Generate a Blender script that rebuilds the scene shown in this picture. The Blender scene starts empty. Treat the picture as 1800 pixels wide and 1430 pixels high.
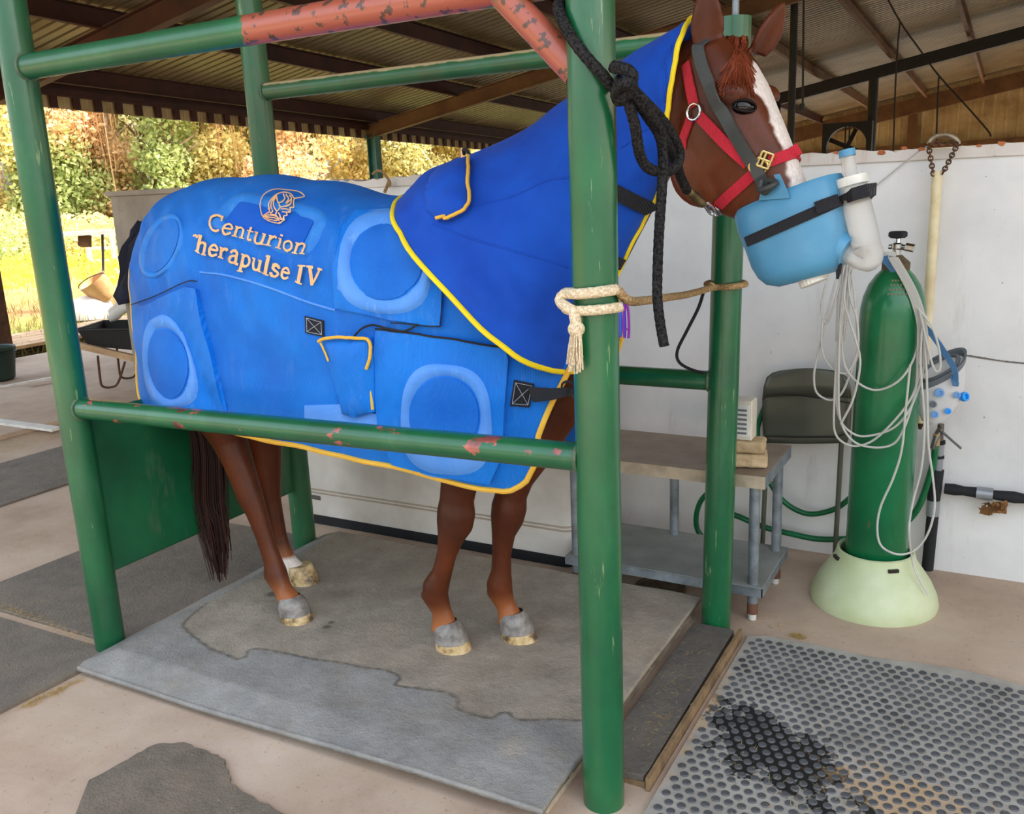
import bpy, bmesh, math, random
import numpy as np
from mathutils import Vector, Matrix, Quaternion

# ------------------------------------------------------------------ camera
F_PX, YAW, PITCH, ROLL = 1586.6, .511, .234, -.043
CAM = np.array([3.005, -2.049, 1.690])
def cam_axes():
    f = np.array([-math.sin(YAW)*math.cos(PITCH), math.cos(YAW)*math.cos(PITCH), -math.sin(PITCH)])
    r = np.array([math.cos(YAW), math.sin(YAW), 0.0]); u = np.cross(r, f)
    c, s = math.cos(ROLL), math.sin(ROLL)
    return c*r+s*u, -s*r+c*u, f
CR, CU, CF = cam_axes()
scene = bpy.context.scene
COL = scene.collection
cam_d = bpy.data.cameras.new('camera'); cam = bpy.data.objects.new('camera', cam_d); COL.objects.link(cam)
cam_d.sensor_width = 36; cam_d.lens = F_PX/1800*36; cam_d.clip_end = 500; cam_d.clip_start = .05
M4 = Matrix(((CR[0], CU[0], -CF[0], CAM[0]), (CR[1], CU[1], -CF[1], CAM[1]), (CR[2], CU[2], -CF[2], CAM[2]), (0, 0, 0, 1)))
cam.matrix_world = M4
scene.camera = cam

# ------------------------------------------------------------------ sky, sun, exposure
world = bpy.data.worlds.new('sky'); scene.world = world; world.use_nodes = True
wn = world.node_tree.nodes; wl = world.node_tree.links
wn.clear()
sky = wn.new('ShaderNodeTexSky'); sky.sky_type = 'NISHITA'; sky.sun_disc = False
sky.sun_elevation = math.radians(49); sky.sun_rotation = math.radians(58)
sky.air_density = 1.6; sky.dust_density = 6.0; sky.ozone_density = 1.0
hsv = wn.new('ShaderNodeHueSaturation'); hsv.inputs['Saturation'].default_value = .6; hsv.inputs['Value'].default_value = 1.0
bg = wn.new('ShaderNodeBackground'); bg.inputs['Strength'].default_value = .34
wo = wn.new('ShaderNodeOutputWorld')
wl.new(sky.outputs[0], hsv.inputs['Color']); wl.new(hsv.outputs[0], bg.inputs['Color']); wl.new(bg.outputs[0], wo.inputs['Surface'])
sun_d = bpy.data.lights.new('sun', 'SUN'); sun_d.energy = 4.1; sun_d.angle = math.radians(1.5); sun_d.color = (1, .93, .8)
sun = bpy.data.objects.new('sun', sun_d); COL.objects.link(sun)
sd = Vector((-.55, -.35, -.76)).normalized()
sun.rotation_euler = sd.to_track_quat('-Z', 'Y').to_euler(); sun.location = (6, -4, 14)
vs = scene.view_settings
vs.view_transform = 'Standard'; vs.look = 'None'; vs.exposure = 1.15; vs.gamma = 1; vs.use_curve_mapping = False

# ------------------------------------------------------------------ helpers
def ray(x, y):
    return CR*((x-900)/F_PX) - CU*((y-715)/F_PX) + CF
def at(x, y, ax, v):
    "point seen at photo pixel x, y on the plane axis ax = v"
    d = ray(x, y); t = (v-CAM[ax])/d[ax]; return CAM+t*d
def atY(x, y, v): return at(x, y, 1, v)
def atZ(x, y, v): return at(x, y, 2, v)
def lin(c):
    if isinstance(c, str): c = tuple(int(c[i:i+2], 16) for i in (0, 2, 4))
    if max(c) > 1: c = tuple(v/255 for v in c)
    return tuple((v/12.92 if v <= .04045 else ((v+.055)/1.055)**2.4) for v in c)
class Nodes:
    def __init__(s, m):
        s.t = m.node_tree; s.n = s.t.nodes; s.l = s.t.links
    def new(s, t, **k):
        n = s.n.new(t)
        for a, v in k.items():
            if hasattr(n, a) and a not in ('Scale',): setattr(n, a, v)
            else: n.inputs[a].default_value = v
        return n
    def link(s, a, b): s.l.new(a, b)
    def coord(s, kind='Object'):
        return s.new('ShaderNodeTexCoord').outputs[kind]
    def mapping(s, vec, scale=(1, 1, 1), rot=(0, 0, 0)):
        m = s.new('ShaderNodeMapping'); m.inputs['Scale'].default_value = scale; m.inputs['Rotation'].default_value = rot
        s.link(vec, m.inputs['Vector']); return m.outputs[0]
    def noise(s, vec, scale=5, detail=4, rough=.6):
        n = s.new('ShaderNodeTexNoise'); n.inputs['Scale'].default_value = scale; n.inputs['Detail'].default_value = detail
        n.inputs['Roughness'].default_value = rough; s.link(vec, n.inputs['Vector']); return n.outputs['Fac']
    def ramp(s, fac, stops, interp='LINEAR'):
        r = s.new('ShaderNodeValToRGB'); r.color_ramp.interpolation = interp
        els = r.color_ramp.elements
        while len(els) < len(stops): els.new(.5)
        for e, (p, c) in zip(els, stops):
            e.position = p; e.color = (*c, 1) if len(c) == 3 else c
        s.link(fac, r.inputs[0]); return r.outputs[0]
    def mix(s, fac, a, b, mode='MIX'):
        m = s.new('ShaderNodeMix'); m.data_type = 'RGBA'; m.blend_type = mode
        if hasattr(fac, 'is_linked') or not isinstance(fac, (int, float)): s.link(fac, m.inputs[0])
        else: m.inputs[0].default_value = fac
        for v, i in ((a, 6), (b, 7)):
            if isinstance(v, tuple): m.inputs[i].default_value = (*v, 1)
            else: s.link(v, m.inputs[i])
        return m.outputs[2]
    def math(s, op, a, b=0.0):
        m = s.new('ShaderNodeMath'); m.operation = op
        for v, i in ((a, 0), (b, 1)):
            if isinstance(v, (int, float)): m.inputs[i].default_value = v
            else: s.link(v, m.inputs[i])
        return m.outputs[0]
    def bump(s, h, strength=.3, dist=.01):
        b = s.new('ShaderNodeBump'); b.inputs['Strength'].default_value = strength; b.inputs['Distance'].default_value = dist
        s.link(h, b.inputs['Height']); return b.outputs[0]
def new_mat(name):
    m = bpy.data.materials.new(name); m.use_nodes = True
    N = Nodes(m); p = m.node_tree.nodes['Principled BSDF']
    return m, N, p
def setp(p, **k):
    al = {'rough': 'Roughness', 'metal': 'Metallic', 'spec': 'Specular IOR Level', 'alpha': 'Alpha', 'trans': 'Transmission Weight',
          'sheen': 'Sheen Weight', 'coat': 'Coat Weight', 'sss': 'Subsurface Weight', 'ior': 'IOR'}
    for a, v in k.items(): p.inputs[al[a]].default_value = v
def simple(name, c, rough=.6, var=.12, scale=8, bump=0, bscale=60, c2=None, dist=.004, **k):
    "plain surface: a colour, a noisy second tone, a little relief"
    m, N, p = new_mat(name)
    c = lin(c); c2 = lin(c2) if c2 is not None else tuple(v*(1-var*2) for v in c)
    co = N.coord(); n = N.noise(co, scale, 5)
    N.link(N.ramp(n, [(.35, c2), (.62, c)]), p.inputs['Base Color'])
    setp(p, rough=rough, **k)
    if bump:
        N.link(N.bump(N.noise(co, bscale, 4), bump, dist), p.inputs['Normal'])
    return m
MATS = {}

class MB:
    "collects vertices and faces for one mesh object"
    def __init__(s): s.v = []; s.f = []; s.m = []; s.c = None
    def add(s, vs, fs, mi=0):
        o = len(s.v); s.v += [tuple(float(q) for q in p) for p in vs]; s.f += [tuple(i+o for i in f) for f in fs]; s.m += [mi]*len(fs)
        return s
    def box(s, lo, hi, mi=0):
        x0, y0, z0 = lo; x1, y1, z1 = hi
        return s.add([(x0, y0, z0), (x1, y0, z0), (x1, y1, z0), (x0, y1, z0), (x0, y0, z1), (x1, y0, z1), (x1, y1, z1), (x0, y1, z1)],
                     [(0, 3, 2, 1), (4, 5, 6, 7), (0, 1, 5, 4), (1, 2, 6, 5), (2, 3, 7, 6), (3, 0, 4, 7)], mi)
    def obox(s, c, ax, ay, az, mi=0):
        "box from centre and three half-axis vectors"
        c, ax, ay, az = (np.array(q, float) for q in (c, ax, ay, az))
        vs = [c+i*ax+j*ay+k*az for k in (-1, 1) for i, j in ((-1, -1), (1, -1), (1, 1), (-1, 1))]
        return s.add(vs, [(0, 3, 2, 1), (4, 5, 6, 7), (0, 1, 5, 4), (1, 2, 6, 5), (2, 3, 7, 6), (3, 0, 4, 7)], mi)
    def beam(s, a, b, w, h, up=(0, 0, 1), mi=0):
        a, b, up = (np.array(q, float) for q in (a, b, up)); d = b-a; L = np.linalg.norm(d); d /= L
        sx = np.cross(d, up); sx /= np.linalg.norm(sx); uz = np.cross(sx, d)
        return s.obox((a+b)/2, d*L/2, sx*w/2, uz*h/2, mi)
    def rings(s, rings, closed=True, cap=True, mi=0, loop=False):
        "loft through rings of equal vertex count"
        n = len(rings[0]); o = len(s.v); vs = [p for r in rings for p in r]; fs = []
        R = len(rings)
        for i in range(R if loop else R-1):
            i2 = (i+1) % R
            for j in range(n if closed else n-1):
                k = (j+1) % n; fs.append((i*n+j, i*n+k, i2*n+k, i2*n+j))
        if cap and closed and not loop:
            fs.append(tuple(reversed(range(n)))); fs.append(tuple(range((R-1)*n, R*n)))
        return s.add(vs, fs, mi)
    def tube(s, pts, r, n=10, loop=False, cap=True, mi=0, flat=None, up=None):
        "tube along a polyline; r number or list; flat=(w,h) gives a strap section"
        pts = [np.array(p, float) for p in pts]; N_ = len(pts)
        rs = r if hasattr(r, '__len__') else [r]*N_
        T = []
        for i in range(N_):
            if loop: d = pts[(i+1) % N_]-pts[i-1]
            else: d = pts[min(i+1, N_-1)]-pts[max(i-1, 0)]
            T.append(d/(np.linalg.norm(d)+1e-12))
        u0 = np.array(up if up is not None else ((0, 0, 1) if abs(T[0][2]) < .9 else (1, 0, 0)), float)
        rings = []
        for i in range(N_):
            t = T[i]; u = u0-t*np.dot(u0, t); u /= (np.linalg.norm(u)+1e-12)
            if up is None: u0 = u
            w = np.cross(t, u)
            rings.append([pts[i]+rs[i]*(math.cos(a)*u+math.sin(a)*w) for a in (2*math.pi*j/n for j in range(n))])
        return s.rings(rings, cap=cap, mi=mi, loop=loop)
    def strap(s, pts, nrm, w, th, mi=0, loop=False):
        "flat band along pts lying on a surface with normals nrm"
        pts = [np.array(p, float) for p in pts]; N_ = len(pts); rings = []
        for i in range(N_):
            d = (pts[(i+1) % N_]-pts[i-1]) if loop else pts[min(i+1, N_-1)]-pts[max(i-1, 0)]
            d /= np.linalg.norm(d)+1e-12
            n_ = np.array(nrm[i] if len(np.shape(nrm)) > 1 else nrm, float); n_ = n_-d*np.dot(n_, d); n_ /= np.linalg.norm(n_)+1e-12
            b = np.cross(d, n_); ww = w[i] if hasattr(w, '__len__') else w
            p = pts[i]
            rings.append([p-b*ww/2, p+b*ww/2, p+b*ww/2*.96+n_*th, p-b*ww/2*.96+n_*th])
        return s.rings(rings, mi=mi, loop=loop)
    def lathe(s, prof, n=24, origin=(0, 0, 0), axis=(0, 0, 1), cap=True, mi=0, start=None):
        "profile of (radius, height) turned about an axis"
        o = np.array(origin, float); a = np.array(axis, float); a /= np.linalg.norm(a)
        u = np.array(start if start is not None else ((1, 0, 0) if abs(a[0]) < .9 else (0, 1, 0)), float); u = u-a*np.dot(u, a); u /= np.linalg.norm(u); w = np.cross(a, u)
        return s.rings([[o+a*h+r*(math.cos(t)*u+math.sin(t)*w) for t in (2*math.pi*j/n for j in range(n))] for r, h in prof], cap=cap, mi=mi)
    def prism(s, poly, z0, z1, mi=0):
        "extrude a polygon of x, y"
        n = len(poly)
        vs = [(x, y, z0) for x, y in poly]+[(x, y, z1) for x, y in poly]
        fs = [tuple(reversed(range(n))), tuple(range(n, 2*n))]+[(i, (i+1) % n, n+(i+1) % n, n+i) for i in range(n)]
        return s.add(vs, fs, mi)
    def grid(s, P, mi=0):
        "open surface from a 2-d array of points"
        R, C_ = len(P), len(P[0])
        return s.add([p for r in P for p in r], [(i*C_+j, i*C_+j+1, (i+1)*C_+j+1, (i+1)*C_+j) for i in range(R-1) for j in range(C_-1)], mi)
    def build(s, name, mat, parent=None, smooth=True, ang=40, fix=True):
        me = bpy.data.meshes.new(name)
        off = np.array(wloc(parent)) if parent is not None else np.zeros(3)
        V = np.array(s.v)-off
        me.from_pydata([tuple(p) for p in V], [], s.f)
        ms = mat if isinstance(mat, (list, tuple)) else [mat]
        for m in ms: me.materials.append(MATS[m] if isinstance(m, str) else m)
        if len(ms) > 1: me.polygons.foreach_set('material_index', s.m)
        if fix:
            bm = bmesh.new(); bm.from_mesh(me); bmesh.ops.recalc_face_normals(bm, faces=bm.faces); bm.to_mesh(me); bm.free()
        if smooth:
            me.polygons.foreach_set('use_smooth', [True]*len(me.polygons))
            if ang < 179: me.set_sharp_from_angle(angle=math.radians(ang))
        me.update()
        o = bpy.data.objects.new(name, me); COL.objects.link(o)
        if parent is not None: o.parent = parent
        return o
def wloc(o):
    v = Vector((0, 0, 0))
    while o is not None: v += o.location; o = o.parent
    return v
def tag(o, label=None, cat=None, group=None, kind=None):
    if label: o['label'] = label
    if cat: o['category'] = cat
    if group: o['group'] = group
    if kind: o['kind'] = kind
    return o
def thing(name, loc, label=None, cat=None, group=None, kind=None):
    o = bpy.data.objects.new(name, None); COL.objects.link(o); o.location = tuple(float(v) for v in loc); o.empty_display_size = .1
    return tag(o, label, cat, group, kind)
def dup(o, loc=None, parent=None, rot=None):
    c = o.copy(); COL.objects.link(c); c.parent = parent
    if loc is not None: c.location = loc
    if rot is not None: c.rotation_euler = rot
    for ch in list(o.children): dup(ch, parent=c)
    return c
def crom(pts, k=6, loop=False):
    "Catmull-Rom through the points"
    P = [np.array(p, float) for p in pts]; n = len(P); out = []
    g = (lambda i: P[i % n]) if loop else (lambda i: P[0]*2-P[1] if i < 0 else (P[n-1]*2-P[n-2] if i >= n else P[i]))
    for i in range(n if loop else n-1):
        a, b, c, d = g(i-1), g(i), g(i+1), g(i+2)
        for j in range(k):
            t = j/k
            out.append(.5*((2*b)+(-a+c)*t+(2*a-5*b+4*c-d)*t*t+(-a+3*b-3*c+d)*t**3))
    if not loop: out.append(P[-1])
    return out
def interp(x, xs, ys): return float(np.interp(x, xs, ys))
def hspline(x, xs, ys):
    "smooth monotone-ish interpolation"
    xs = list(xs); 
    if x <= xs[0]: return ys[0]
    if x >= xs[-1]: return ys[-1]
    i = max(k for k in range(len(xs)-1) if xs[k] <= x)
    def sl(k):
        if k == 0: return (ys[1]-ys[0])/(xs[1]-xs[0])
        if k == len(xs)-1: return (ys[-1]-ys[-2])/(xs[-1]-xs[-2])
        return (ys[k+1]-ys[k-1])/(xs[k+1]-xs[k-1])
    h = xs[i+1]-xs[i]; t = (x-xs[i])/h
    return (2*t**3-3*t*t+1)*ys[i]+(t**3-2*t*t+t)*h*sl(i)+(-2*t**3+3*t*t)*ys[i+1]+(t**3-t*t)*h*sl(i+1)
random.seed(7); rng = np.random.default_rng(7)
# ------------------------------------------------------------------ materials of the setting
def concrete_mat():
    m, N, p = new_mat('concrete'); co = N.coord()
    a = N.ramp(N.noise(co, 1.3, 6, .65), [(.3, lin((170, 145, 125))), (.5, lin((192, 168, 147))), (.7, lin((208, 186, 165)))])
    sp = N.ramp(N.noise(co, 55, 3, .6), [(.28, (.35, .3, .26)), (.38, (1, 1, 1))])
    b = N.mix(.5, a, N.mix(1.0, a, sp, 'MULTIPLY'))
    st = N.ramp(N.noise(co, .55, 5, .7), [(.52, (1, 1, 1)), (.8, (.78, .72, .66))])
    N.link(N.mix(1.0, b, st, 'MULTIPLY'), p.inputs['Base Color'])
    setp(p, rough=.82, spec=.3); N.link(N.bump(N.noise(co, 30, 6, .7), .25, .006), p.inputs['Normal']); return m
MATS['concrete'] = concrete_mat()
def wall_mat(name, c1, c2, dirt):
    m, N, p = new_mat(name); co = N.coord()
    a = N.ramp(N.noise(co, 2.2, 6, .6), [(.3, lin(c2)), (.6, lin(c1))])
    v = N.mapping(co, (3, 3, .5)); d = N.ramp(N.noise(v, 3, 6, .7), [(.58, (1, 1, 1)), (.78, dirt)])
    sp = N.ramp(N.noise(co, 38, 2, .5), [(.235, (.35, .33, .3)), (.25, (1, 1, 1))])
    b = N.mix(1.0, N.mix(1.0, a, d, 'MULTIPLY'), sp, 'MULTIPLY')
    N.link(b, p.inputs['Base Color']); setp(p, rough=.6, spec=.35)
    N.link(N.bump(N.noise(co, 12, 5), .15, .006), p.inputs['Normal']); return m
MATS['white_wall'] = wall_mat('white_wall', (236, 232, 228), (216, 213, 210), (.82, .78, .74))
MATS['grey_wall'] = wall_mat('grey_wall', (150, 138, 124), (112, 102, 92), (.6, .55, .5))
MATS['wall_cap'] = wall_mat('wall_cap', (226, 218, 210), (206, 190, 176), (.78, .5, .36))
MATS['crack'] = simple('crack', (120, 112, 104), .9)
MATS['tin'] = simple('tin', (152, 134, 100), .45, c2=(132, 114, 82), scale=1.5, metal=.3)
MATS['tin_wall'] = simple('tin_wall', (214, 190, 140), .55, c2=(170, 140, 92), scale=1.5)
MATS['purlin'] = simple('purlin', (78, 38, 25), .65, c2=(56, 28, 19), scale=3)
MATS['purlin_tan'] = simple('purlin_tan', (122, 84, 48), .65, c2=(94, 62, 34), scale=3)
MATS['dark_steel'] = simple('dark_steel', (40, 32, 28), .55, c2=(26, 22, 20), scale=6)
MATS['column_green'] = simple('column_green', (66, 120, 104), .5, c2=(44, 92, 80), scale=4)
MATS['wire'] = simple('wire', (40, 30, 24), .6)

# ------------------------------------------------------------------ floor, walls
fl = MB()
fl.box((-7.4, -7, -.12), (9.5, 28, 0)); floor = tag(fl.build('floor', 'concrete', smooth=False), 'beige concrete floor slab of the barn', kind='structure')
WY = 2.045
wb = thing('wall_back', (1.9, WY, 0), 'low white painted wall behind the stocks with rusty top edge', kind='structure')
w = MB(); w.box((-.9, WY, 0), (6.0, WY+.14, 1.745)); w.build('wall_panel', 'white_wall', wb, smooth=False)
w = MB()
prof = []
xs = np.arange(-.9, 6.001, .03)
top = [1.79+.006*math.sin(x*9)+.007*random.uniform(-1, 1) for x in xs]
n = len(xs)
w.grid([[(x, WY-.012, 1.745) for x in xs], [(x, WY-.012, t) for x, t in zip(xs, top)], [(x, WY+.152, t) for x, t in zip(xs, top)], [(x, WY+.152, 1.745) for x in xs], [(x, WY-.012, 1.745) for x in xs]])
w.build('wall_cap', 'wall_cap', wb, smooth=False)
w = MB()
pts = [atY(x, y, WY-.002) for x, y in ((1650, 628), (1690, 624), (1722, 628), (1760, 634), (1800, 638), (1850, 640))]
w.tube(crom(pts, 8), [.0025+.0015*random.random() for _ in range(41)], 5); w.build('wall_crack', 'crack', wb)
wg = thing('wall_left', (-1.6, WY, 0), 'grey wall section behind the horse rump', kind='structure')
w = MB(); w.box((-2.26, WY, 0), (-.905, WY+.14, 1.77)); w.build('wall_panel', 'grey_wall', wg, smooth=False)  # left section in a darker grey brown than the white panel
w = MB(); w.box((-2.29, WY-.015, 1.77), (-.905, WY+.155, 1.80)); w.build('wall_cap', 'grey_wall', wg, smooth=False)

# ------------------------------------------------------------------ roof
def zr(X, Y): return 3.25+.18*(min(X, 9)+7)-.03*(Y-8)-.18*max(0, X-9)
ceil = thing('ceiling', (1, 13, 4), 'corrugated tin roof on brown purlins seen from below', kind='structure')
Y0, Y1, SW = -1.7, 27.7, .9
k = 0; y = Y0
NW = 6
while y < Y1:
    m = MB(); rows = []
    lift = .004 if k % 2 else 0
    for X in (-7.35, 1.0, 9.0, 19.0):
        row = []
        for j in range(NW):
            b = y+SW*j/NW
            for dy_, dz_ in ((0, 0), (.098, 0), (.104, .055), (.140, .055), (.146, 0)):
                row.append((X, b+dy_, zr(X, b+dy_)+dz_+lift))
        row.append((X, y+SW+.02, zr(X, y+SW+.02)+lift))
        rows.append(row)
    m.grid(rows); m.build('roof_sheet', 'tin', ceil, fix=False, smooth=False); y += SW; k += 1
def cbeam(m, a, b, w_, h_):
    m.beam(a, b, w_, h_)
for i, X in enumerate([-6.9, -5.25, -3.83, -2.41, -.99, .43, 1.85, 3.27, 4.7, 6.1, 7.5, 9.0, 11, 13, 15, 17]):
    m = MB()
    # C-section purlin: web and two flanges
    for (dx, dz, ww, hh) in ((0, -.12, .012, .2), (.03, -.215, .07, .012), (.03, -.025, .07, .012)):
        m.beam((X+dx, Y0+.1, zr(X, Y0+.1)+dz), (X+dx, Y1-.15, zr(X, Y1-.15)+dz), ww, hh)
    m.build('purlin', 'purlin' if X < -.99 else 'purlin_tan', ceil, smooth=False)
RY = [4.55, 11.25, 19.2]
def rafter(Y, mat):
    m = MB()
    a = np.array((-7.15, Y, zr(-7.15, Y)-.33)); b = np.array((9, Y, zr(9, Y)-.33))
    for (dy, dz, ww, hh) in ((0, 0, .014, .22), (0, -.11, .12, .014), (0, .11, .12, .014)):
        m.beam(a+[0, dy, dz], b+[0, dy, dz], ww, hh)
    m.build('rafter', mat, ceil, smooth=False)
rafter(RY[0], 'purlin'); rafter(RY[1], 'purlin_tan'); 
m = MB(); m.beam((-7, RY[2], zr(-7, RY[2])-.42), (9, RY[2], zr(9, RY[2])-.42), .16, .24); m.build('rafter', 'dark_steel', ceil, smooth=False)
m = MB(); m.beam((-7, Y1-.35, zr(-7, Y1)-.36), (9, Y1-.35, zr(9, Y1)-.36), .14, .42); m.build('rafter', 'purlin_tan', ceil, smooth=False)
# eave: beam, hanging strip of ribbed tin
m = MB(); m.beam((-7.12, Y0, zr(-7.1, Y0)-.17), (-7.12, Y1, zr(-7.1, Y1)-.17), .08, .24); m.build('eave_beam', 'purlin', ceil, smooth=False)
m = MB(); m.beam((-7.06, Y0, zr(-7.1, Y0)-.235), (-7.06, Y1, zr(-7.1, Y1)-.235), .03, .03); m.build('eave_batten', 'purlin', ceil, smooth=False)
y = Y0; k = 0
while y < Y1:
    m = MB(); rows = [[], []]
    cols = []
    for q in range(3):
        b = y+.305*q
        cols += [(b, 0), (b+.17, 0), (b+.19, .035), (b+.27, .035), (b+.29, 0)]
        cols[-4:-4] = [(b+.06, 0), (b+.065, .008), (b+.075, .008), (b+.08, 0), (b+.11, 0), (b+.115, .008), (b+.125, .008), (b+.13, 0)]
    for yy, dx in cols+[(y+.915, 0)]:
        zb = zr(-7.1, yy)-.02
        rows[0].append((-7.17-dx, yy, zb-.2)); rows[1].append((-7.17-dx, yy, zb-.41))
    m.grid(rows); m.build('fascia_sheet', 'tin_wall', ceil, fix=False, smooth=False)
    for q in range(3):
        m = MB(); yy = y+.305*q+.19; zb = zr(-7.1, yy)-.02; m.box((-7.165, yy, zb-.41), (-7.13, yy+.09, zb-.2)); m.build('fascia_rib_shade', 'purlin', ceil, smooth=False)  # dark strips over the sheet ribs, added in place of the ribs' shade
    y += .915
for Y in RY[1:]+[26.9]:
    m = MB(); X = -7.0
    for (dx, dy, a_, b_) in ((0, 0, .012, .14), (-.075, 0, .15, .012), (.075, 0, .15, .012)):
        pass
    zt = zr(X, Y)-.4
    m.box((X-.08, Y-.006, 0), (X+.08, Y+.006, zt)); m.box((X-.09, Y-.08, 0), (X-.078, Y+.08, zt)); m.box((X+.078, Y-.08, 0), (X+.09, Y+.08, zt))
    if Y > -1: m.build('eave_column', 'column_green', ceil, smooth=False)
# tall columns far right
for (px, Y, r) in ((1391, 12.2, .055), (1533, 19.2, .10)):
    q = atY(px, 200, Y); m = MB(); m.tube([(q[0], Y, 0), (q[0], Y, zr(q[0], Y)-(.02 if Y < 15 else .4))], r, 12); m.build('roof_post', 'dark_steel', ceil)
# gable wall of upright ribbed sheets, open below
gw = thing('wall_gable', (1, Y1, 2.5), 'far upper end wall of tan ribbed tin sheets', kind='structure')
x = -7.2
while x < 9:
    m = MB(); cols = []
    for q in range(3):
        b = x+.305*q; cols += [(b, 0), (b+.2, 0), (b+.22, .04), (b+.27, .04), (b+.29, 0)]
    cols.append((x+.915, 0))
    m.grid([[(a, Y1-d, 2.42+.012*a) for a, d in cols], [(a, Y1-d, zr(a, Y1)) for a, d in cols]])
    m.build('wall_sheet', 'tin_wall', gw, fix=False, smooth=False); x += .915
m = MB(); m.beam((-7.2, Y1-.08, 2.38), (9, Y1-.08, 2.57), .1, .14); m.build('wall_girt', 'purlin_tan', gw, smooth=False)
for px in (1605,):
    q = atY(px, 200, Y1-.12); m = MB(); m.beam((q[0], Y1-.12, 2.4), (q[0], Y1-.12, zr(q[0], Y1)-.2), .25, .06, up=(0, 1, 0)); m.build('wall_stud', 'purlin_tan', gw, smooth=False)

# ------------------------------------------------------------------ ground outside
def field_mat():
    m, N, p = new_mat('field'); co = N.coord()
    sep = N.new('ShaderNodeSeparateXYZ'); N.link(co, sep.inputs[0])
    n = N.noise(co, .35, 5, .6)
    d = N.math('ADD', N.math('MULTIPLY', sep.outputs[0], -1/48), N.math('MULTIPLY', N.math('SUBTRACT', n, .5), .06))
    c = N.ramp(d, [(.13, lin((150, 152, 146))), (.15, lin((186, 164, 128))), (.2, lin((150, 160, 84))), (.235, lin((176, 170, 100))), (.25, lin((208, 150, 108))), (.28, lin((210, 160, 110))), (.31, lin((190, 170, 104))), (.36, lin((216, 172, 118))), (.44, lin((214, 176, 110))), (.47, lin((180, 172, 96))), (.62, lin((184, 170, 90))), (.8, lin((120, 120, 60)))])
    f = N.ramp(N.noise(co, 6, 5, .7), [(.3, (.34, .34, .34)), (.7, (.64, .64, .64))])
    N.link(N.mix(1.0, c, f, 'MULTIPLY'), p.inputs['Base Color']); setp(p, rough=1, spec=.05); return m
MATS['field'] = field_mat()
m = MB(); m.box((-140, -120, -.4), (90, 150, -.05)); g = m.build('ground', 'field', smooth=False)
tag(g, 'sunlit field of dry grass and dirt beyond the barn', kind='structure')
def leafmat(name, c, c2):
    m, N, p = new_mat(name)
    oi = N.new('ShaderNodeNewGeometry'); r = oi.outputs['Random Per Island']
    cc = N.ramp(r, [(0, lin(c2)), (1, lin(c))]); N.link(cc, p.inputs['Base Color']); setp(p, rough=.7, spec=.1)
    tr = N.new('ShaderNodeBsdfTranslucent'); N.link(cc, tr.inputs['Color']); mx = N.new('ShaderNodeMixShader'); mx.inputs[0].default_value = .45
    out = [q for q in N.n if q.type == 'OUTPUT_MATERIAL'][0]; N.link(p.outputs[0], mx.inputs[1]); N.link(tr.outputs[0], mx.inputs[2]); N.link(mx.outputs[0], out.inputs['Surface'])
    p.inputs['Subsurface Weight'].default_value = 0
    return m
MATS['leaf_yellow'] = leafmat('leaf_yellow', (240, 226, 164), (212, 196, 130))
MATS['leaf_green'] = leafmat('leaf_green', (204, 210, 146), (164, 180, 112))
MATS['leaf_tan'] = leafmat('leaf_tan', (242, 210, 164), (210, 172, 126))
MATS['leaf_olive'] = leafmat('leaf_olive', (222, 214, 156), (184, 180, 124))
MATS['grass_dry'] = leafmat('grass_dry', (176, 156, 104), (130, 120, 72))
MATS['bark'] = simple('bark', (176, 148, 116), .9, c2=(130, 106, 82), scale=3)
MATS['flower'] = leafmat('flower', (226, 208, 96), (196, 180, 66))
def leaves(m, cs, n, size, flat=.6):
    "small leaf cards with depth spread through blobs cs = (centre, radii)"
    vol = np.array([r[0]*r[1]*r[2] for c, r in cs]); pick = rng.choice(len(cs), n, p=vol/vol.sum())
    d = rng.normal(size=(n, 3)); d /= np.linalg.norm(d, axis=1)[:, None]; rad = rng.random(n)**(1/2.2)
    C_ = np.array([c for c, r in cs])[pick]; Rr = np.array([r for c, r in cs])[pick]
    P_ = C_+d*rad[:, None]*Rr
    a = rng.normal(size=(n, 3)); a /= np.linalg.norm(a, axis=1)[:, None]
    b = np.cross(a, rng.normal(size=(n, 3))); b /= np.linalg.norm(b, axis=1)[:, None]
    s = size*(.6+.8*rng.random(n))[:, None]
    V = np.stack([P_-a*s, P_-b*s*flat, P_+a*s, P_+b*s*flat], 1).reshape(-1, 3)
    o = len(m.v); m.v += [tuple(v) for v in V]; m.f += [(o+4*i, o+4*i+1, o+4*i+2, o+4*i+3) for i in range(n)]; m.m += [0]*n
def bear(px, r):
    "ground point at photo column px and distance r"
    d = ray(px, 400); a = math.atan2(d[1], d[0]); return CAM[0]+r*math.cos(a), CAM[1]+r*math.sin(a)
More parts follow.
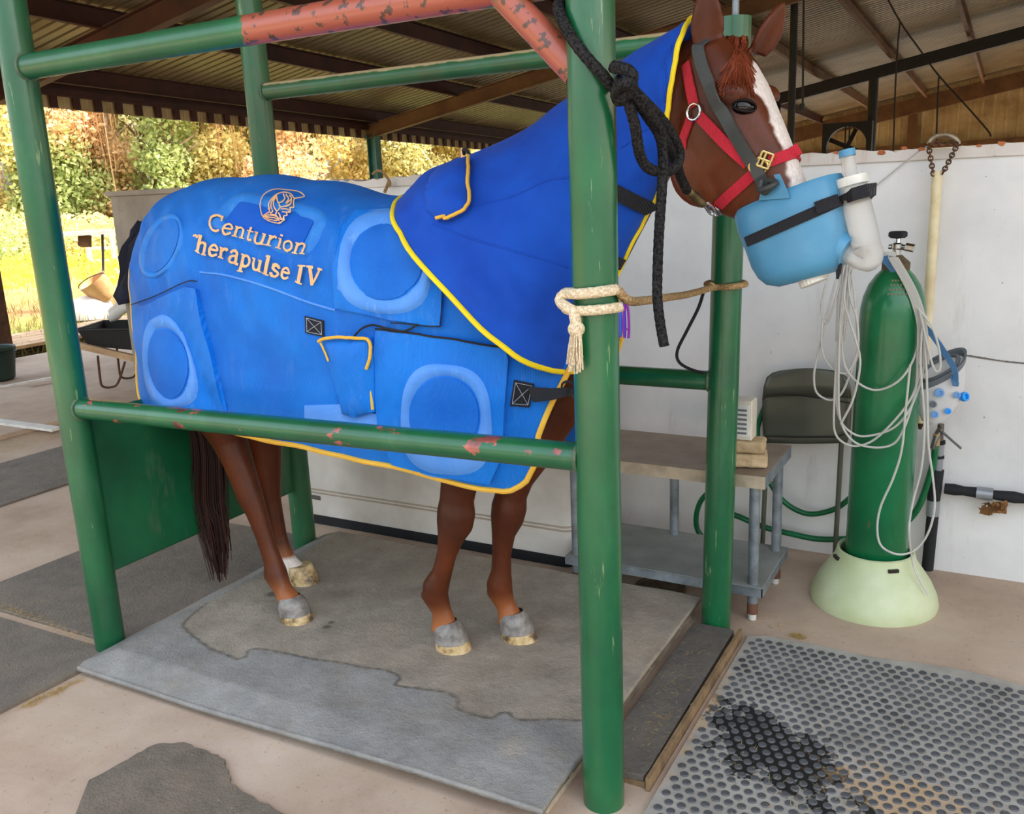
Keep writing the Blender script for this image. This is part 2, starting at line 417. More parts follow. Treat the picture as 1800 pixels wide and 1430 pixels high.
TREES = [(-70, 44, 10, 'leaf_olive'), (-10, 40, 9.5, 'leaf_yellow'), (45, 47, 9, 'leaf_olive'), (85, 40, 10, 'leaf_green'), (130, 46, 10.5, 'leaf_yellow'), (165, 42, 9.3, 'leaf_tan'), (205, 40, 9.3, 'leaf_tan'),
         (235, 48, 7.6, 'leaf_olive'), (268, 42, 8.4, 'leaf_green'), (310, 39, 8.0, 'leaf_green'), (330, 47, 9.5, 'leaf_yellow'), (365, 44, 9.4, 'leaf_olive'), (405, 40, 9.6, 'leaf_yellow'), (455, 46, 10, 'leaf_olive'), (500, 42, 9.6, 'leaf_yellow'),
         (530, 39, 8.4, 'leaf_tan'), (580, 45, 10, 'leaf_olive'), (625, 42, 9.6, 'leaf_yellow'), (680, 46, 10, 'leaf_green'), (720, 41, 9.8, 'leaf_olive'), (770, 45, 10, 'leaf_yellow'), (820, 43, 10, 'leaf_olive'), (870, 46, 10, 'leaf_yellow')]
where = ['at the photo left edge', 'left of the near left post', 'seen through the near left post gap', 'beside the near left post top', 'right of the near left post', 'with the tall trunk', 'near the bright sky gap',
         'low in the bright sky gap', 'right of the sky gap', 'above the grey wall corner', 'behind the grey wall', 'above the horse rump', 'left of the mossy back post', 'behind the mossy back post', 'right of the mossy back post',
         'further right of the mossy back post', 'between back post and eave column', 'just left of the eave column', 'just right of the eave column', 'above the twine on the wall', 'left of the raised collar flap', 'behind the collar flap', 'hidden mostly by the blue neck cover']
kinds = {'leaf_olive': 'olive green tree', 'leaf_yellow': 'yellow green tree', 'leaf_green': 'fresh green tree', 'leaf_tan': 'dry tan vine covered tree'}
for (px, r, h, lm), wh in zip(TREES, where):
    x, y = bear(px, r); t = thing('tree', (x, y, -.05), f'{kinds[lm]} at the field edge {wh}', 'tree', 'trees along the field edge')
    m = MB(); tp = [(x, y, -.1), (x+random.uniform(-.2, .2), y, h*.35), (x+random.uniform(-.5, .5), y+.2, h*.8)]
    m.tube(crom(tp, 4), [.17-.012*i for i in range(9)], 6)
    for q in range(7):
        a = random.uniform(0, 6.28); z0 = h*random.uniform(.25, .6); L = random.uniform(1, 2.2)
        m.tube([(x, y, z0), (x+L*.5*math.cos(a), y+L*.5*math.sin(a), z0+L*.6), (x+L*math.cos(a), y+L*math.sin(a), z0+L*.9)], [.07, .05, .02], 5)
    m.build('trunk', 'bark', t, fix=False)
    m = MB(); cs = []
    for q in range(9):
        a = random.uniform(0, 6.28); rr = random.uniform(0, 1.7); z = h*random.uniform(.1, .86)
        s_ = random.uniform(.9, 1.5)
        cs.append(((x+rr*math.cos(a), y+rr*math.sin(a), z), (s_, s_, s_*random.uniform(.7, 1.2))))
    leaves(m, cs, 9500, .10); m.build('crown', lm, t, smooth=False, fix=False)
    if lm in ('leaf_tan', 'leaf_yellow'):
        m = MB()
        for q in range(45):
            a = random.uniform(0, 6.28); rr = random.uniform(.1, 1.6); z = h*random.uniform(.5, .97); L = h*random.uniform(.25, .6)
            px_, py_ = x+rr*math.cos(a), y+rr*math.sin(a); b = random.uniform(-.5, .5)
            m.tube([(px_, py_, z), (px_+b*.3, py_, z-L*.4), (px_+b, py_+.1, max(.1, z-L))], .014, 3, cap=False)
        o = m.build('hanging_vines', 'leaf_tan', t, smooth=False, fix=False); tag(o, 'dry tan vines')
# shrubs below the trees
for i, px in enumerate(range(-60, 900, 80)):
    x, y = bear(px+random.uniform(-15, 15), 36+random.uniform(-2, 2)); lm = ['leaf_olive', 'leaf_green', 'leaf_yellow'][i % 3]
    m = MB(); cs = [((x+random.uniform(-1.3, 1.3), y+random.uniform(-1.3, 1.3), random.uniform(.3, 1.1)), (.9, .9, .8)) for q in range(5)]
    leaves(m, cs, 4000, .075)
    o = m.build('shrub', lm, smooth=False, fix=False)
    tag(o, f'{["olive", "green", "yellow green"][i % 3]} bush below the trees, number {i+1} counted from the left edge'.replace(f'number {i+1} counted', ['first', 'second', 'third', 'fourth', 'fifth', 'sixth', 'seventh', 'eighth', 'ninth', 'tenth', 'eleventh', 'twelfth'][i]+' counted'), 'bush', 'bushes along the field edge')
# yellow flowers and grass tufts
m = MB(); n = 3500
rr = rng.uniform(22, 34, n); pxs = rng.uniform(-150, 420, n)
for r_, p_ in zip(rr, pxs):
    x, y = bear(p_, r_); h_ = random.uniform(.05, .45); s_ = random.uniform(.03, .07); a = random.uniform(0, 6.28)
    m.add([(x-s_*math.cos(a), y-s_*math.sin(a), h_), (x, y, h_+s_), (x+s_*math.cos(a), y+s_*math.sin(a), h_), (x, y, h_-s_)], [(0, 1, 2, 3)])
tag(m.build('wildflowers', 'flower', smooth=False, fix=False), 'yellow wildflowers in the sunny field strip', 'flowers', kind='stuff')
m = MB(); n = 6000
rr = 10+24*rng.random(n)**1.3; pxs = rng.uniform(-150, 420, n)
for r_, p_ in zip(rr, pxs):
    x, y = bear(p_, r_)
    if x > -7.6 or (-23 < x < -14 and random.random() < .8): continue
    h_ = random.uniform(.04, .16)+(0.2*random.random() if r_ > 22 else 0); a = random.uniform(0, 6.28); w_ = .012
    m.add([(x-w_*math.cos(a), y-w_*math.sin(a), -.06), (x+w_*math.cos(a), y+w_*math.sin(a), -.06), (x+random.uniform(-.06, .06), y+random.uniform(-.06, .06), h_)], [(0, 1, 2)])
tag(m.build('grass', 'grass_dry', smooth=False, fix=False), 'thin dry grass in the field outside', 'grass', kind='stuff')
# ------------------------------------------------------------------ green pipe stocks
def paint_mat(name, chips=None, primer=False, moss=False):
    m, N, p = new_mat(name); co = N.coord()
    c = N.ramp(N.noise(co, 3, 5), [(.3, lin((10, 78, 46))), (.65, lin((20, 102, 58)))])
    # dull weathered film
    film = N.ramp(N.noise(N.mapping(co, (1, 1, .35)), 7, 6, .7), [(.55, (0, 0, 0)), (.8, (1, 1, 1))])
    c = N.mix(N.math('MULTIPLY', film, .22), c, lin((110, 150, 128)))
    rough = .32
    if chips == 'scratch':
        s = N.ramp(N.noise(N.mapping(co, (1, 1, .12)), 42, 4, .6), [(.66, (0, 0, 0)), (.7, (1, 1, 1))])
        c = N.mix(N.math('MULTIPLY', s, .5), c, lin((150, 170, 120)))
    if chips == 'rust':
        s = N.ramp(N.noise(N.mapping(co, (.6, 1, 1)), 13, 4, .65), [(.60, (0, 0, 0)), (.62, (1, 1, 1))])
        sep = N.new('ShaderNodeSeparateXYZ'); N.link(co, sep.inputs[0])
        g = N.ramp(sep.outputs[2], [(0, (0, 0, 0)), (1, (1, 1, 1))]); 
        c = N.mix(s, c, N.ramp(N.noise(co, 9, 3), [(.4, lin((96, 52, 46))), (.6, lin((190, 96, 84)))]))
    if primer:
        n = N.noise(co, 5, 5, .6); sep = N.new('ShaderNodeSeparateXYZ'); N.link(co, sep.inputs[0])
        f = N.math('ADD', N.math('MULTIPLY', N.math('SUBTRACT', sep.outputs[0], primer), 6.0), N.math('MULTIPLY', N.math('SUBTRACT', n, .5), .9))
        f = N.ramp(f, [(.42, (0, 0, 0)), (.46, (1, 1, 1))])
        sp = N.ramp(N.noise(co, 26, 3, .6), [(.39, (.09, .04, .03)), (.43, lin((166, 84, 62)))])
        rest = N.ramp(N.noise(N.mapping(co, (.5, 1.6, 1.6)), 3.2, 4), [(.60, (1, 1, 1)), (.64, (0, 0, 0))])
        c = N.mix(N.math('MULTIPLY', f, rest), c, sp); rough = .5
    if moss:
        s = N.ramp(N.noise(co, 5, 5, .7), [(.4, (0, 0, 0)), (.7, (1, 1, 1))])
        c = N.mix(N.math('MULTIPLY', s, .55), c, lin((70, 78, 42))); rough = .6
    if moss == 'dust':
        ge = N.new('ShaderNodeNewGeometry'); sp2 = N.new('ShaderNodeSeparateXYZ'); N.link(ge.outputs['Normal'], sp2.inputs[0])
        f = N.math('ADD', sp2.outputs[2], N.math('MULTIPLY', N.math('SUBTRACT', N.noise(co, 22, 4), .5), .5))
        c = N.mix(N.ramp(f, [(.55, (0, 0, 0)), (.7, (1, 1, 1))]), c, lin((186, 164, 124)))
    N.link(c, p.inputs['Base Color']); setp(p, rough=rough, spec=.5, coat=.5); p.inputs['Coat Roughness'].default_value = .22
    N.link(N.bump(N.noise(co, 45, 3), .12, .003), p.inputs['Normal']); return m
MATS['paint'] = paint_mat('paint', 'scratch'); MATS['paint_rust'] = paint_mat('paint_rust', 'rust')
MATS['paint_primer'] = paint_mat('paint_primer', None, -.07); MATS['paint_brace'] = paint_mat('paint_brace', None, -3)
MATS['paint_moss'] = paint_mat('paint_moss', 'scratch', False, True); MATS['paint_dust'] = paint_mat('paint_dust', None, False, 'dust')
def board_mat():
    m, N, p = new_mat('paint_board'); co = N.coord()
    c = N.ramp(N.noise(co, 2.5, 5), [(.3, lin((14, 74, 48))), (.65, lin((28, 104, 64)))])
    s = N.ramp(N.noise(N.mapping(co, (1, 1, .35)), 3.2, 5, .7), [(.52, (0, 0, 0)), (.7, (1, 1, 1))])
    c = N.mix(N.math('MULTIPLY', s, .6), c, lin((120, 122, 104)))
    N.link(c, p.inputs['Base Color']); setp(p, rough=.4); return m
MATS['paint_board'] = board_mat()
MATS['weld'] = simple('weld', (96, 112, 84), .55, c2=(60, 84, 62), scale=30)
L_, W_ = 2.1, 1.134
stk = thing('horse_stocks', (1.05, .57, 0), 'green painted steel pipe horse stocks standing around the horse', 'stocks')
def vec(*a): return np.array(a, float)
A0, A1 = vec(0, 0, 0), vec(.0, 0, 3.0)
B0, B1 = vec(2.1, 0, 0), vec(2.11, .0, 3.0)
C0, C1 = vec(0, W_, 0), vec(-.01, W_, 3.0)
D0, D1 = vec(2.09, W_, 0), vec(2.13, W_+.0, 2.22)
def post(a, b, r, mat, lab):
    m = MB(); pts = [a+(b-a)*t for t in np.linspace(0, 1, 9)]; m.tube(pts, r, 28)
    o = m.build('post', mat, stk); o['label'] = lab; return o
def on(a, b, z): return a+(b-a)*((z-a[2])/(b[2]-a[2]))
post(A0, A1, .056, 'paint', 'near rear post with dull glossy green paint'); post(B0, B1, .0575, 'paint', 'near front post, brightest and most scratched')
post(C0, C1, .0565, 'paint_moss', 'far rear post with mossy top'); post(D0, D1, .055, 'paint', 'far front post beside the steel table')
def rail(a, b, r, mat, lab, n=9):
    m = MB(); a, b = np.array(a), np.array(b); m.tube([a+(b-a)*t for t in np.linspace(0, 1, n)], r, 22)
    o = m.build('rail', mat, stk); o['label'] = lab
    for e, s in ((a, 1), (b, -1)):
        w = MB(); d = (b-a)/np.linalg.norm(b-a)*s; u = np.cross(d, (0, 1, 0)); u /= np.linalg.norm(u); v = np.cross(d, u)
        ring = [e+d*.05+(r+.002)*(math.cos(t)*u+math.sin(t)*v) for t in np.linspace(0, 2*math.pi, 24, endpoint=False)]
        w.tube(ring, .006, 6, loop=True); w.build('weld_bead', 'weld', o)
def railpt(P0, P1, px, py): pass
rail(on(A0, A1, .982), on(B0, B1, 1.012), .0375, 'paint_rust', 'near lower rail with rusty chips')
rail(on(A0, A1, 2.165), on(B0, B1, 2.165), .041, 'paint_primer', 'near top rail with bare salmon primer')
rail(on(C0, C1, .985), on(D0, D1, .985), .0365, 'paint', 'far lower rail')
rail(on(C0, C1, 2.165), on(D0, D1, 2.165), .037, 'paint_dust', 'far top rail with dust along its top')
m = MB()
ba = atY(866, -30, -.005); bb = atY(1015, 128, .0)
m.tube([ba+(bb-ba)*t for t in np.linspace(0, 1, 7)], .036, 20); o = m.build('brace', 'paint_brace', stk); o['label'] = 'short diagonal brace stripped to salmon primer'
# rear kick board between the rear posts
m = MB(); m.box((-.012, .03, .31), (.012, W_-.03, .95)); o = m.build('kick_board', 'paint_board', stk, smooth=False); o['label'] = 'scuffed dark green steel kick board'
bv = o.modifiers.new('bevel', 'BEVEL'); bv.width = .012; bv.segments = 3
# ------------------------------------------------------------------ the horse
from mathutils.bvhtree import BVHTree
from mathutils.geometry import delaunay_2d_cdt
YC = .53
PHI = math.radians(13)
HN = np.array((math.sin(PHI), math.cos(PHI), 0.0)); HF = np.array((math.cos(PHI), -math.sin(PHI), 0.0)); HP0 = np.array((2.22, .515, 2.0))
def atH(px, py, lat=0.0):
    "point on the horse's head mid-plane (or lat metres to its far side)"
    d = ray(px, py); p0 = HP0+HN*lat; t = np.dot(p0-CAM, HN)/np.dot(d, HN); return CAM+t*d
def mirH(p): p = np.array(p, float); return p-2*np.dot(p-HP0, HN)*HN
TX = [-.16, -.12, -.075, .02, .115, .245, .398, .542, .678, .834, .983, 1.125, 1.22, 1.30, 1.39, 1.5, 1.66, 1.8, 2.0]
TZ = [1.36, 1.47, 1.564, 1.663, 1.737, 1.771, 1.785, 1.787, 1.775, 1.754, 1.725, 1.690, 1.684, 1.70, 1.72, 1.71, 1.66, 1.58, 1.42]
WX = [-.2, -.12, -.05, 0, .1, .2, .4, .7, 1.0, 1.3, 1.5, 1.7, 1.85, 1.95, 2.02]
WW = [.09, .12, .185, .22, .265, .295, .325, .335, .33, .318, .302, .27, .212, .15, .10]
def Ttop(X): return hspline(X, TX, TZ)
def Wid(X): return hspline(X, WX, WW)
def ell(c, a, b, n=28, e=2.0, asym=0):
    "ring: centre, half-axis vectors a, b, superellipse exponent"
    out = []
    for j in range(n):
        t = 2*math.pi*j/n; ct, st = math.cos(t), math.sin(t)
        f = lambda v: math.copysign(abs(v)**(2/e), v)
        out.append(np.array(c)+np.array(a)*f(ct)+np.array(b)*f(st)*(1+asym*ct))
    return out
hb = MB()
# trunk
rings = []
for X in np.linspace(-.10, 1.89, 26):
    zt = Ttop(X)-.035; zb = interp(X, [-.1, .1, .4, .8, 1.2, 1.5, 1.75, 1.93], [1.12, .98, .97, .93, .93, .96, 1.02, 1.14])
    w = max(.05, Wid(X)-.03)*(.92 if X > 1.2 else 1)
    rings.append(ell((X, YC, (zt+zb)/2), (0, 0, (zt-zb)/2), (0, w, 0), 30, 2.25))
hb.rings(rings)
# neck
YN = YC
NECK = [((770, 350), (1010, 660), .25), ((840, 285), (1040, 590), .225), ((930, 243), (1074, 508), .185), ((1010, 185), (1114, 430), .15), ((1100, 120), (1150, 362), .125), ((1165, 78), (1180, 300), .112), ((1225, 62), (1212, 262), .1), ((1262, 66), (1245, 245), .085)]
rings = []
for i, (a, b, w) in enumerate(NECK):
    q = i/(len(NECK)-1); a3 = atY(*a, YC-.0*q); b3 = atY(*b, YC-.0*q)
    rings.append(ell((a3+b3)/2, (a3-b3)/2*.97, (0, w, 0), 26, 2.1, -.22))
hb.rings(rings)
# head
HEAD = [((1288, 68), (1205, 120), .082), ((1322, 104), (1192, 195), .100), ((1345, 150), (1190, 262), .108), ((1358, 182), (1196, 305), .106), ((1374, 218), (1215, 345), .094), ((1389, 254), (1258, 374), .079),
        ((1402, 288), (1298, 386), .067), ((1416, 325), (1322, 405), .062), ((1430, 372), (1342, 440), .066), ((1432, 415), (1356, 468), .062), ((1420, 445), (1374, 474), .042)]
rings = []
for a, b, w in HEAD:
    a3, b3 = atH(*a), atH(*b)
    rings.append(ell((a3+b3)/2, (a3-b3)/2, HN*w, 26, 2.35, .12))
hb.rings(rings)
def ball(m, c, r, n=12):
    c = np.array(c); r = np.array(r if hasattr(r, '__len__') else (r, r, r))
    m.rings([[c+r*np.array((math.sin(p)*math.cos(t), math.sin(p)*math.sin(t), math.cos(p))) for t in np.linspace(0, 2*math.pi, n, endpoint=False)] for p in np.linspace(.12, math.pi-.12, n)])
for s in (1, -1):
    ball(hb, atH(1256, 290)-HN*.062*s, (.10, .034, .115))             # cheek
    ball(hb, atH(1312, 168)-HN*.088*s, (.052, .03, .035))            # brow
    hb.tube([atH(1318, 218)-HN*.082*s, atH(1350, 275)-HN*.068*s, atH(1362, 300)-HN*.055*s], [.02, .018, .01], 10)
# ears
def ear(m, base, tip, face, w, th=.018):
    "cupped leaf shaped ear opening towards face"
    base, tip, face = (np.array(q, float) for q in (base, tip, face)); d = tip-base; L = np.linalg.norm(d); d /= L
    f = face-d*np.dot(face, d); f /= np.linalg.norm(f); s = np.cross(d, f); rings = []
    for q in np.linspace(0, 1, 12):
        ww = w*hspline(q, [0, .15, .4, .7, .9, 1], [.72, .9, 1.0, .72, .33, .05]); c = base+d*L*q+f*(.012*math.sin(q*3))
        out = []
        for t in np.linspace(-1, 1, 11): out.append(c+s*ww*t+f*(-.85*ww*(1-t*t)-.005))
        for t in np.linspace(1, -1, 11): out.append(c+s*ww*t*.82+f*(-.8*ww*(1-t*t)*.42+.007))
        rings.append(out)
    m.rings(rings)
e1b = atH(1262, 96)-HN*.055; e1t = atH(1266, -32)-HN*.072
e2b = atH(1318, 92)+HN*.05; e2t = atH(1352, -6)+HN*.085
ear(hb, e1b, e1t, HF*.75-HN*1.0, .046); ear(hb, e2b, e2t, HF*1.0-HN*.25, .042)
# legs: (pixel, plane, half width along travel, half width across)
def limb(m, pts, n=16):
    P_ = [np.array(p[0]) for p in pts]; rings = []
    for i, (p, ra, rb) in enumerate(pts):
        d = P_[min(i+1, len(P_)-1)]-P_[max(i-1, 0)]; d /= np.linalg.norm(d)
        a = np.array((1, 0, 0.0)); a = a-d*np.dot(a, d); a /= np.linalg.norm(a); b = np.cross(d, a)
        rings.append(ell(p, a*ra, b*rb, n, 2.1))
    m.rings(rings)
def L3(px, py, Y): return atY(px, py, Y)
nhY, fhY, nfY, ffY = .40, .67, .45, .615
limb(hb, [((.30, .40, 1.42), .20, .13), ((.26, .385, 1.22), .21, .14), ((.28, .385, 1.03), .17, .12), (L3(398, 748, .395), .105, .085), (L3(404, 775, nhY), .073, .066), (L3(418, 810, nhY), .062, .055), (L3(430, 845, nhY), .060, .047), (L3(439, 872, nhY), .058, .045), (L3(451, 900, nhY), .046, .037), (L3(461, 930, nhY), .039, .033),
          (L3(471, 960, nhY), .037, .031), (L3(480, 986, nhY), .040, .033), (L3(484, 1008, nhY), .052, .043), (L3(497, 1034, .395), .038, .034), (L3(508, 1052, .39), .045, .041), (L3(513, 1066, .388), .054, .05)])
limb(hb, [((.27, .66, 1.42), .19, .12), ((.23, .67, 1.2), .20, .13), ((.22, .67, 1.0), .16, .115), (L3(462, 752, fhY), .10, .08), (L3(468, 790, fhY), .070, .062), (L3(471, 825, fhY), .062, .052), (L3(472, 850, fhY), .058, .046), (L3(477, 880, fhY), .046, .037), (L3(484, 910, fhY), .04, .033),
          (L3(490, 940, fhY), .038, .031), (L3(496, 965, fhY), .042, .035), (L3(501, 982, fhY), .048, .041), (L3(514, 996, .675), .044, .038), (L3(524, 1006, .68), .05, .046)])
limb(hb, [((1.50, .385, 1.30), .17, .11), ((1.50, .39, 1.12), .155, .11), ((1.46, .41, .95), .115, .092), ((1.415, .43, .82), .088, .075), (L3(807, 850, nfY), .066, .058), (L3(803, 878, nfY), .062, .054), (L3(802, 900, nfY), .070, .060), (L3(799, 922, nfY), .067, .056), (L3(792, 946, nfY), .047, .043), (L3(785, 975, nfY), .036, .033),
          (L3(777, 1006, nfY), .038, .033), (L3(766, 1030, nfY), .050, .043), (L3(765, 1047, nfY), .051, .043), (L3(776, 1072, nfY), .036, .034), (L3(780, 1090, .45), .043, .040), (L3(782, 1106, .45), .054, .05)])
limb(hb, [((1.72, .655, 1.26), .16, .11), ((1.71, .65, 1.1), .135, .1), ((1.645, .64, .95), .10, .085), (L3(930, 800, .625), .075, .065), (L3(908, 838, ffY), .064, .056), (L3(899, 868, ffY), .058, .051), (L3(895, 890, ffY), .066, .057), (L3(891, 912, ffY), .062, .053), (L3(885, 938, ffY), .044, .041), (L3(882, 972, ffY), .036, .033),
          (L3(881, 1003, ffY), .039, .034), (L3(878, 1026, ffY), .050, .043), (L3(879, 1040, ffY), .050, .042), (L3(889, 1063, ffY), .036, .034), (L3(896, 1080, ffY), .044, .042), (L3(899, 1092, ffY), .054, .05)])
for (px_, py_, Y_b, r_b) in ((424, 862, nhY, .028), (462, 842, fhY, .028), (818, 908, nfY, .03), (911, 893, ffY, .028), (747, 1046, nfY, .018), (862, 1040, ffY, .017), (474, 1015, nhY, .02), (788, 865, nfY, .03)):
    ball(hb, L3(px_, py_, Y_b), (r_b, r_b*.8, r_b*1.3))
horse = thing('horse', (1.0, YC, .065), 'tall chestnut horse with white blaze standing in the green stocks', 'horse')
raw = hb.build('raw', simple('tmp', (90, 40, 20)), None)
rm = raw.modifiers.new('r', 'REMESH'); rm.mode = 'VOXEL'; rm.voxel_size = .0065
sm = raw.modifiers.new('s', 'SMOOTH'); sm.factor = .5; sm.iterations = 8
dg = bpy.context.evaluated_depsgraph_get(); bme = bpy.data.meshes.new_from_object(raw.evaluated_get(dg)); bpy.data.objects.remove(raw)
bme.name = 'body'
# coat colours: blaze, socks, darker knees and points
co_ = np.empty(len(bme.vertices)*3, np.float32); bme.vertices.foreach_get('co', co_); V = co_.reshape(-1, 3).astype(float)
q0, q1 = atH(1310, 90), atH(1420, 345); ax = (q1-q0); AL = np.linalg.norm(ax); ax /= AL
rel = V-q0; s_ = rel@ax/AL; lat = -(V-HP0)@HN; dep = rel@np.cross(HN, ax)
fr = np.cross(HN, ax); fr = fr if np.dot(fr, HF) > 0 else -fr; dep = rel@fr
nz = .5*np.sin(V[:, 2]*61+V[:, 0]*17)+.3*np.sin(V[:, 2]*143+2)+.2*np.sin(V[:, 2]*237)
wl_ = np.interp(s_, [.03, .1, .17, .27, .36, .5, .8, 1.0, 1.2], [-.02, .008, .05, .060, .034, .036, .038, .05, .06])+nz*.006   # near-side half width
wr_ = np.interp(s_, [.03, .1, .3, 1.0], [-.02, .02, .045, .06])
blz = np.clip(np.minimum(wl_-lat, wr_+lat)/.008+.5, 0, 1)*(dep > -.035)*(s_ > .02)*(V[:, 0] > 2.2)*(V[:, 2] > 1.35)
sock = np.clip((.205+nz*.012-V[:, 2])/.015, 0, 1)*(V[:, 1] > .56)*(V[:, 0] < .7)
white = np.maximum(blz, sock)
dark = np.zeros(len(V))
for (cx, cz, r, k_) in ((1.36, .60, .09, .55), (1.36, .70, .07, .35), (1.48, .60, .09, .4), (1.49, .70, .08, .5), (.52, .24, .05, .35)):
    dark = np.maximum(dark, k_*np.exp(-(((V[:, 0]-cx)**2+(V[:, 2]-cz)**2)/(r*r))))
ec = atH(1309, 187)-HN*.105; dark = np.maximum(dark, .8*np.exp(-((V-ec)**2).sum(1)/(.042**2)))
light = np.clip((.26-V[:, 2])/.1, 0, 1)*.8
bme.color_attributes.new('coat', 'FLOAT_COLOR', 'POINT')
bme.color_attributes['coat'].data.foreach_set('color', np.stack([white, dark, light, np.ones(len(V))], 1).astype(np.float32).ravel())
def coat_mat():
    m, N, p = new_mat('chestnut_coat'); co = N.coord()
    at_ = N.new('ShaderNodeAttribute'); at_.attribute_name = 'coat'; sep = N.new('ShaderNodeSeparateColor'); N.link(at_.outputs['Color'], sep.inputs[0])
    hair = N.noise(N.mapping(co, (60, 60, 9)), 3, 4, .6)
    c = N.ramp(N.noise(co, 5, 5, .6), [(.3, lin((74, 34, 15))), (.55, lin((98, 47, 21))), (.8, lin((124, 62, 29)))])
    c = N.mix(N.math('MULTIPLY', hair, .55), c, lin((66, 24, 9)))
    c = N.mix(sep.outputs[2], c, lin((186, 112, 64))); c = N.mix(sep.outputs[1], c, lin((58, 30, 22)))
    c = N.mix(sep.outputs[0], c, N.ramp(hair, [(.3, lin((214, 196, 184))), (.7, lin((246, 236, 228)))]))
    N.link(c, p.inputs['Base Color']); setp(p, rough=.4, spec=.3)
    N.link(N.bump(hair, .22, .004), p.inputs['Normal']); return m
MATS['coat'] = coat_mat()
bme.materials.clear(); bme.materials.append(MATS['coat']); bme.polygons.foreach_set('use_smooth', [True]*len(bme.polygons))
bme.transform(Matrix.Translation(-wloc(horse)))
body = bpy.data.objects.new('body', bme); COL.objects.link(body); body.parent = horse
# lower detail copy of the geometry for snapping straps
tri = [tuple(p.vertices) for p in bme.polygons]
bvh_h = BVHTree.FromPolygons([tuple(v) for v in V], tri)
def hit(bvh, px, py, maxd=None):
    d = Vector(ray(px, py)).normalized(); l, n_, i, dist = bvh.ray_cast(Vector(CAM), d)
    if l is None: return None, None
    n_ = np.array(n_); 
    if np.dot(n_, np.array(d)) > 0: n_ = -n_
    return np.array(l), n_
# eyes
MATS['eye'] = simple('eye', (12, 7, 6), .07, var=.05, spec=.45); MATS['lid'] = simple('lid', (24, 12, 9), .5, spec=.2)
for s, nm in ((1, 'eye'), (-1, 'eye')):
    if s == 1: c, n_ = hit(bvh_h, 1308, 187)
    else: c, n_ = mirH(c0), mirH(n0+HP0)-HP0
    if s == 1: c0, n0 = c, n_
    # upper and lower lid rims
    t1 = HF*1.0-np.array((0, 0, .12)); t1 = t1-n_*np.dot(t1, n_); t1 /= np.linalg.norm(t1); t2 = np.cross(n_, t1); t2 *= 1 if t2[2] > 0 else -1
    m = MB(); cc = c-n_*.012; m.rings([[cc+t1*.033*math.sin(p)*math.cos(q)+t2*.024*math.sin(p)*math.sin(q)+n_*.026*math.cos(p) for q in np.linspace(0, 2*math.pi, 24, endpoint=False)] for p in np.linspace(.05, math.pi-.05, 16)]); m.build('eye', 'eye', horse)
    m = MB()
    for sg, hgt in ((1, .015), (-1, .013)):
        arc = [c+t1*.031*math.cos(a)+t2*sg*hgt*math.sin(a)+n_*(.0015+.0075*math.sin(a)) for a in np.linspace(0, math.pi, 13)]
        m.tube(arc, [.002+.0022*math.sin(a) for a in np.linspace(0, math.pi, 13)], 8)
    m.build('eyelids', 'lid', horse)
# hooves
def hoof_mat():
    m, N, p = new_mat('hoof'); co = N.coord()
    c = N.ramp(N.noise(co, 22, 4, .6), [(.38, lin((96, 78, 60))), (.5, lin((190, 158, 108))), (.66, lin((222, 198, 152)))])
    N.link(c, p.inputs['Base Color']); setp(p, rough=.4); return m
MATS['hoof'] = hoof_mat()
MATS['hoof_wrap'] = simple('hoof_wrap', (148, 141, 134), .35, c2=(104, 97, 91), scale=30, bump=.3, bscale=90)
MATS['shoe'] = simple('shoe', (236, 234, 228), .4)
def hoof(top, bot, wrap):
    top, bot = np.array(top), np.array(bot)
    def ring(q, k=1.0):
        c = top+(bot-top)*q; rx = (.056+(.071-.056)*q)*k; ry = (.051+(.063-.051)*q)*k
        return [c+np.array((rx*math.cos(t)*(1.08 if math.cos(t) > 0 else .9), ry*math.sin(t), (.006*math.cos(t)*(1-q) if q < 1 else 0))) for t in np.linspace(0, 2*math.pi, 28, endpoint=False)]
    m = MB(); m.rings([ring(-.12, .93), ring(0), ring(.5), ring(.93), ring(1.0)]); o = m.build('hoof', 'hoof', horse)
    m = MB(); m.rings([ring(.87, 1.0), ring(.89, 1.05), ring(1.0, 1.06), ring(1.0, .9)], cap=False); s = m.build('hoof_shoe', 'shoe', o); s['label'] = 'white rim of the horseshoe'
    if wrap:
        m = MB(); m.rings([ring(-.34, .80), ring(-.30, .86), ring(-.12, 1.03), ring(.12, 1.045), ring(.34, 1.04), ring(.47, 1.035), ring(.49, 1.0)], cap=False)
        s = m.build('hoof_wrap', 'hoof_wrap', o); s['label'] = 'grey tape wrapped round the hoof'
ZM = .066
def hb_(px, py, Y, zt, wrap):
    t = atY(px, py, Y)
    b = np.array((t[0]+.025, Y, ZM)); t = np.array((t[0]+.005, Y, zt)); hoof(t, b, wrap)
hb_(512, 1070, .388, .148, True); hb_(527, 1008, .68, .146, False); hb_(785, 1108, .45, .152, True); hb_(901, 1095, .615, .152, True)
